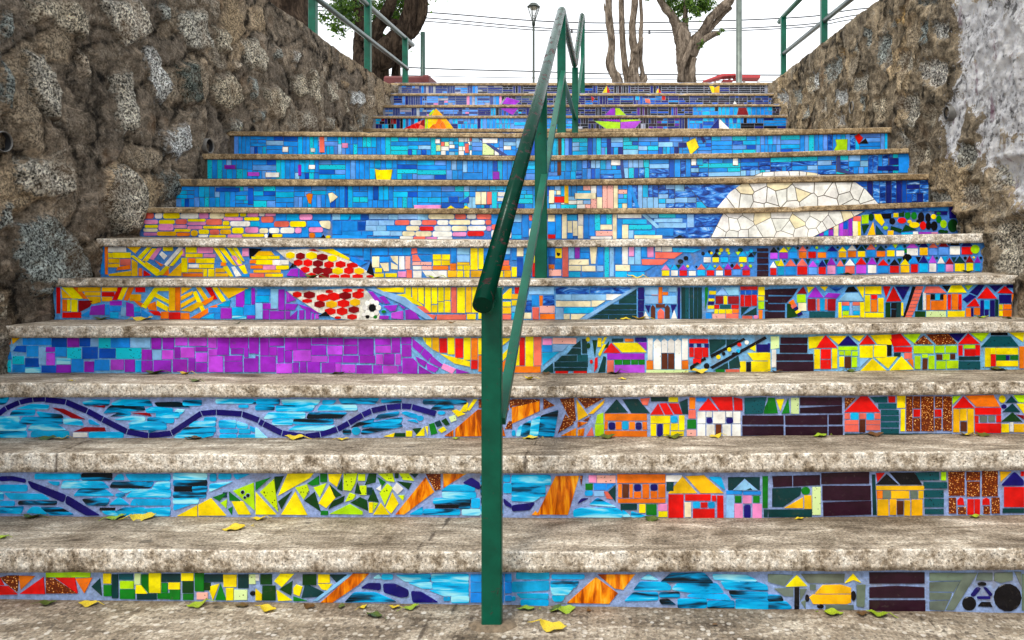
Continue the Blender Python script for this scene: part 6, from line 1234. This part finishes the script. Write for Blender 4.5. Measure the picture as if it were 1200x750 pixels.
# wires
WIRE = simple('cable_black', (.05, .05, .055), .7, var=.1, bump=0)
WL_ = [('highest overhead wire, sagging across the whole sky', [(300, 4), (500, 14.5), (640, 25), (760, 26.5), (940, 20), (1060, 6)], .024),
       ('second overhead wire, close above its lower twin', [(300, 8), (500, 21), (640, 33), (760, 36), (940, 29), (1060, 12)], .022),
       ('third overhead wire, with small black clamps hanging on it', [(300, 12), (500, 25), (640, 36), (760, 38.5), (940, 32), (1060, 17)], .020),
       ('darkest low wire just above the top of the steps', [(300, 70), (500, 80), (620, 83.5), (740, 87), (1000, 88), (1100, 86)], .024),
       ('lowest thin wire skimming the top step', [(300, 80), (500, 89), (740, 92.5), (1000, 93)], .014)]
for lab, P, r in WL_:
    c, rr_ = smooth_path([(*at(x, y, 40), r * 1.5) for x, y in [(P[0][0] - 500, P[0][1] - 26)] + P + [(P[-1][0] + 500, P[-1][1] - 30)]], 8)
    mb = MB(); mb.tube(c, rr_, 6)
    o = tag(mb.build('overhead_wire', WIRE, None, True), lab, 'wire', 'overhead wires')
    if 'third' in lab:
        for px, py in ((761, 37), (670, 36)):
            p = at(px, py, 39.9); m2 = MB(); m2.tube([p + Vector((0, 0, .10)), p + Vector((0, 0, -.13))], [.05, .06], 8); m2.build('wire_clamp', WIRE, o)
# ------------------------------------------------------------------ fallen leaves, one by one
def leafm(name, a, b_):
    m, nt, b = new_mat(name); n = N(nt); v = n.coord()
    b.inputs['Roughness'].default_value = .45
    n.l(n.ramp(n.noise(v, 40, 4, .6), [(.38, b_), (.55, a)]), b.inputs['Base Color']); return m
LM = {'y': leafm('leaf_yellow', (.78, .60, .02), (.40, .26, .03)), 'm': leafm('leaf_lime', (.38, .52, .02), (.10, .18, .02)), 'g': leafm('leaf_olive', (.10, .15, .02), (.03, .04, .01)), 'h': leafm('leaf_brown', (.15, .075, .02), (.04, .02, .01))}
CN = {'y': 'yellow', 'm': 'lime green', 'g': 'dark olive', 'h': 'brown'}
def leaf_mesh(i):
    rs = random.Random(i + 40); mb = MB(); n = 9; curl = rs.uniform(.5, 1.6); fold = rs.uniform(.15, .45)
    for k in range(n):
        t = k / (n - 1); w = .27 * math.sin(math.pi * min(1, t * 1.02)) ** .8 * (1.15 - .4 * t)
        ang = (t - .5) * curl; x = math.sin(ang) / max(.3, curl) ; z = (1 - math.cos(ang)) / max(.3, curl) * 1.2 + .04 * math.sin(t * 9 + i)
        for s_ in (-1, -.5, 0, .5, 1):
            mb.v.append((x, w * s_, z + abs(s_) * w * fold + .02 * math.sin(t * 14 + s_ * 3 + i)))
    for k in range(n - 1):
        for j in range(4): a = k * 5 + j; mb.face([a, a + 1, a + 6, a + 5])
    L = len(mb.v)                                   # stalk
    mb.tube([(-.5 / curl * .9 - .02, 0, mb.v[2][2]), (-.75, .04, .06), (-.9, .07, .02)], [.02, .016, .012], 5)
    me_o = mb.build('fallen_leaf', LM['y'], None, True); me = me_o.data; bpy.data.objects.remove(me_o); return me
LMESH = {c: [] for c in LM}
for i in range(4):
    m0 = leaf_mesh(i)
    for c in LM:
        mm = m0.copy(); mm.materials.clear(); mm.materials.append(LM[c]); LMESH[c].append(mm)
def tread_point(k, px, py):
    """where the line of sight through px,py meets the tread of step k (k=0: the ground)"""
    y0, y1 = (1.5, YR[1] - .03) if k == 0 else (YR[k] - LIP + .012, YR[k + 1] - .022)
    best = None
    for i in range(61):
        y = y0 + (y1 - y0) * i / 60; x = (px - CX) * y / F
        if k == 0: z = gz(x, y)
        else:
            za, zb = edge_z(k, x), foot_z(k + 1, x); t_ = (y - YR[k] + LIP) / (YR[k + 1] - YR[k] + LIP); z = za + (zb - za) * t_
        e = abs(CY - z * F / y - py)
        if best is None or e < best[0]: best = (e, x, y, z)
    return best[1:]
LV = [ # step, px, py, length px, angle deg, colour, where
 (0, 55, 704, 22, 10, 'g', 'on the ground under the red shards at the left'), (0, 103, 704, 24, 5, 'y', 'on the ground under the dark teal shard at the left'), (0, 231, 706, 27, 15, 'm', 'on the ground below the green and yellow squares'),
 (0, 283, 708, 18, 0, 'h', 'on the ground just left of the lime dotted tile'), (0, 314, 715, 26, -5, 'y', 'on the ground below the dark green squares'), (0, 400, 706, 14, 60, 'g', 'on the ground under the orange slanted bar'), (0, 425, 714, 14, 40, 'y', 'on the ground left of the curled dark leaf'),
 (0, 438, 722, 26, -15, 'g', 'on the ground, curled, left of the handrail foot'), (0, 462, 711, 16, 0, 'y', 'on the ground under the navy wave tiles'), (0, 482, 709, 22, 10, 'm', 'on the ground beside navy wave tiles, right of yellow leaf'), (0, 363, 707, 18, 0, 'h', 'on the ground under the teal shard left of the orange bar'),
 (0, 616, 712, 24, 0, 'm', 'on the ground right of the handrail foot'), (0, 651, 715, 22, 30, 'g', 'on the ground under the orange triangle, behind another'), (0, 664, 716, 26, 8, 'm', 'on the ground under the orange triangle'), (0, 648, 737, 42, -12, 'y', 'long, alone on the ground right of the handrail'),
 (0, 977, 716, 28, 0, 'm', 'on the ground below the yellow tile car'), (0, 1010, 717, 16, 0, 'h', 'on the ground between two lime leaves'), (0, 1028, 717, 30, -5, 'm', 'on the ground below the purple road blocks'), (0, 690, 716, 10, 70, 'h', 'tiny, on the ground right of the orange triangle'), (0, 838, 732, 8, 0, 'h', 'tiny, alone on the ground at the right'),
 (1, 36, 606, 26, 3, 'g', 'on the first tread below the navy wave'), (1, 136, 607, 24, 8, 'm', 'on the first tread under the last navy wave tile'), (1, 168, 607, 34, 2, 'y', 'on the first tread left of the yellow shards'), (1, 274, 621, 30, 12, 'y', 'alone in the middle of the first tread at the left'), (1, 4, 631, 16, 0, 'm', 'at the left edge of the photo on the first tread'),
 (1, 303, 609, 20, 5, 'y', 'on the first tread under the green shards'), (1, 764, 609, 22, 0, 'g', 'on the first tread left of the red tile house'), (1, 936, 608, 14, 0, 'y', 'on the first tread under the purple blocks'), (1, 1142, 605, 16, 0, 'm', 'on the first tread under the red arched doors'),
 (2, 56, 515, 22, 5, 'g', 'on the second tread left of a yellow leaf'), (2, 71, 513, 16, 20, 'y', 'on the second tread under the blue water'), (2, 226, 514, 24, 0, 'h', 'on the second tread under the navy wave crest'), (2, 345, 515, 26, 5, 'y', 'on the second tread under the navy wave trough'), (2, 402, 516, 16, 0, 'y', 'on the second tread right of the wave trough'),
 (2, 534, 513, 12, 0, 'm', 'on the second tread left of the handrail'), (2, 621, 514, 22, 0, 'y', 'on the second tread right of the handrail'), (2, 712, 512, 22, -5, 'g', 'on the second tread under the orange tile house'), (2, 790, 513, 26, 5, 'g', 'on the second tread under the small yellow house'), (2, 838, 511, 20, 10, 'y', 'on the second tread under the white tile house'),
 (2, 961, 511, 19, 0, 'm', 'on the second tread under the purple blocks'), (2, 1026, 511, 22, 0, 'h', 'on the second tread right of the pink house'), (2, 1130, 510, 20, 0, 'y', 'on the second tread under the orange roofed house'), (2, 1152, 511, 20, -8, 'g', 'on the second tread under the red house'),
 (3, 82, 447, 10, 0, 'y', 'small, on the third tread at the left'), (3, 180, 437.5, 26, 5, 'g', 'on the third tread under the purple blocks'), (3, 216, 438, 20, 0, 'y', 'on the third tread beside a dark one'), (3, 228, 447.5, 19, 0, 'g', 'near the lip of the third step at the left'), (3, 395, 439, 20, 0, 'g', 'on the third tread below the middle purple tiles'),
 (3, 620, 445, 20, -15, 'y', 'bright, on the third tread right of the handrail'), (3, 640, 438.5, 14, 0, 'h', 'on the third tread under the dark hill'), (3, 719, 438, 22, 5, 'g', 'on the third tread under the purple house'), (3, 729, 445, 12, 0, 'y', 'small, on the third tread in front of the purple house'), (3, 820, 436, 24, 2, 'y', 'on the third tread right of the white church'),
 (3, 910, 434, 18, 0, 'h', 'on the third tread under the small purple blocks'), (3, 997, 434, 18, 10, 'g', 'on the third tread under the blue roofed house'), (3, 1170, 430, 26, 5, 'g', 'on the third tread under the dark teal roof'),
 (4, 118, 375, 18, 10, 'g', 'on the fourth tread under the purple arc'), (4, 168, 375.5, 28, 0, 'y', 'on the fourth tread at the left'), (4, 277, 380, 12, 0, 'g', 'small, near the lip of the fourth step'), (4, 733, 375, 16, 0, 'y', 'on the fourth tread left of the cross'), (4, 750, 374.5, 22, 0, 'y', 'on the fourth tread under the orange cross'), (4, 530, 379, 12, 0, 'h', 'on the fourth tread left of the handrail'),
 (4, 1152, 373, 18, 0, 'm', 'on the fourth tread under the red roofs'), (4, 1180, 374, 16, 0, 'g', 'on the fourth tread at the right end'),
 (5, 365, 326, 26, 0, 'g', 'on the fifth tread under the red fish'), (5, 508, 326.5, 24, 0, 'm', 'on the fifth tread under the cream tiles'), (5, 744, 326, 24, 0, 'y', 'on the fifth tread under the blue tiles'), (5, 992, 322, 18, 0, 'g', 'on the fifth tread under the tiny houses'), (5, 1134, 320, 18, 0, 'g', 'on the fifth tread at the right end')]
rs = random.Random(3)
for i, (k, px, py, Lp, ang, c, where) in enumerate(LV):
    x, y, z = tread_point(k, px, py); L = Lp * y / F
    o = bpy.data.objects.new('fallen_leaf', LMESH[c][i % 4]); COL.objects.link(o)
    yaw = R(ang * 1.6 + rs.choice([0, 180]) + rs.uniform(-12, 12))
    sc_ = L / 1.16
    o.location = (x, y, z + .003); o.scale = (sc_, sc_ * 1.15, sc_); o.rotation_euler = (R(rs.uniform(-6, 14)), R(rs.uniform(-6, 6)), yaw)
    lab = where if where[:4] in ('tiny', 'smal', 'long', 'alon', 'brig') else where
    tag(o, f'{CN[c]} fallen leaf ' + lab, 'leaf', 'leaves fallen on the steps')
# ------------------------------------------------------------------ camera, sky, sun
cam = bpy.data.cameras.new('camera'); co = bpy.data.objects.new('camera', cam); COL.objects.link(co)
co.location = (0, 0, 0); co.rotation_euler = (R(90), 0, 0)
cam.sensor_width = 36; cam.sensor_fit = 'HORIZONTAL'; cam.lens = F / 1200 * 36
cam.shift_x = (600 - CX) / 1200; cam.shift_y = -(375 - CY) / 1200
cam.clip_start = .05; cam.clip_end = 1000
scene.camera = co
w = bpy.data.worlds.new('World'); scene.world = w; w.use_nodes = True
nt = w.node_tree; bg = nt.nodes['Background']
SUN_EL, SUN_ROT = 58, 205
sky = nt.nodes.new('ShaderNodeTexSky'); sky.sky_type = 'NISHITA'; sky.sun_disc = False
sky.sun_elevation = R(SUN_EL); sky.sun_rotation = R(SUN_ROT); sky.air_density = 1.0; sky.dust_density = 4.0; sky.ozone_density = 1.0
mx = nt.nodes.new('ShaderNodeMix'); mx.data_type = 'RGBA'; mx.inputs[0].default_value = .90
mx.inputs[7].default_value = (9.6, 9.9, 10.2, 1)            # bright even cloud over the blue
nt.links.new(sky.outputs[0], mx.inputs[6]); nt.links.new(mx.outputs[2], bg.inputs['Color']); bg.inputs['Strength'].default_value = .11
sl = bpy.data.lights.new('sun', 'SUN'); sl.energy = 1.5; sl.angle = R(12); sl.color = (1, .95, .86)
so = bpy.data.objects.new('sun', sl); COL.objects.link(so)
# the light comes from behind the photographer, high and a little to the left
so.rotation_euler = (R(90 - SUN_EL), 0, R(-25))
vs = scene.view_settings; vs.view_transform = 'Standard'; vs.look = 'None'; vs.exposure = .80; vs.gamma = 1; vs.use_curve_mapping = False
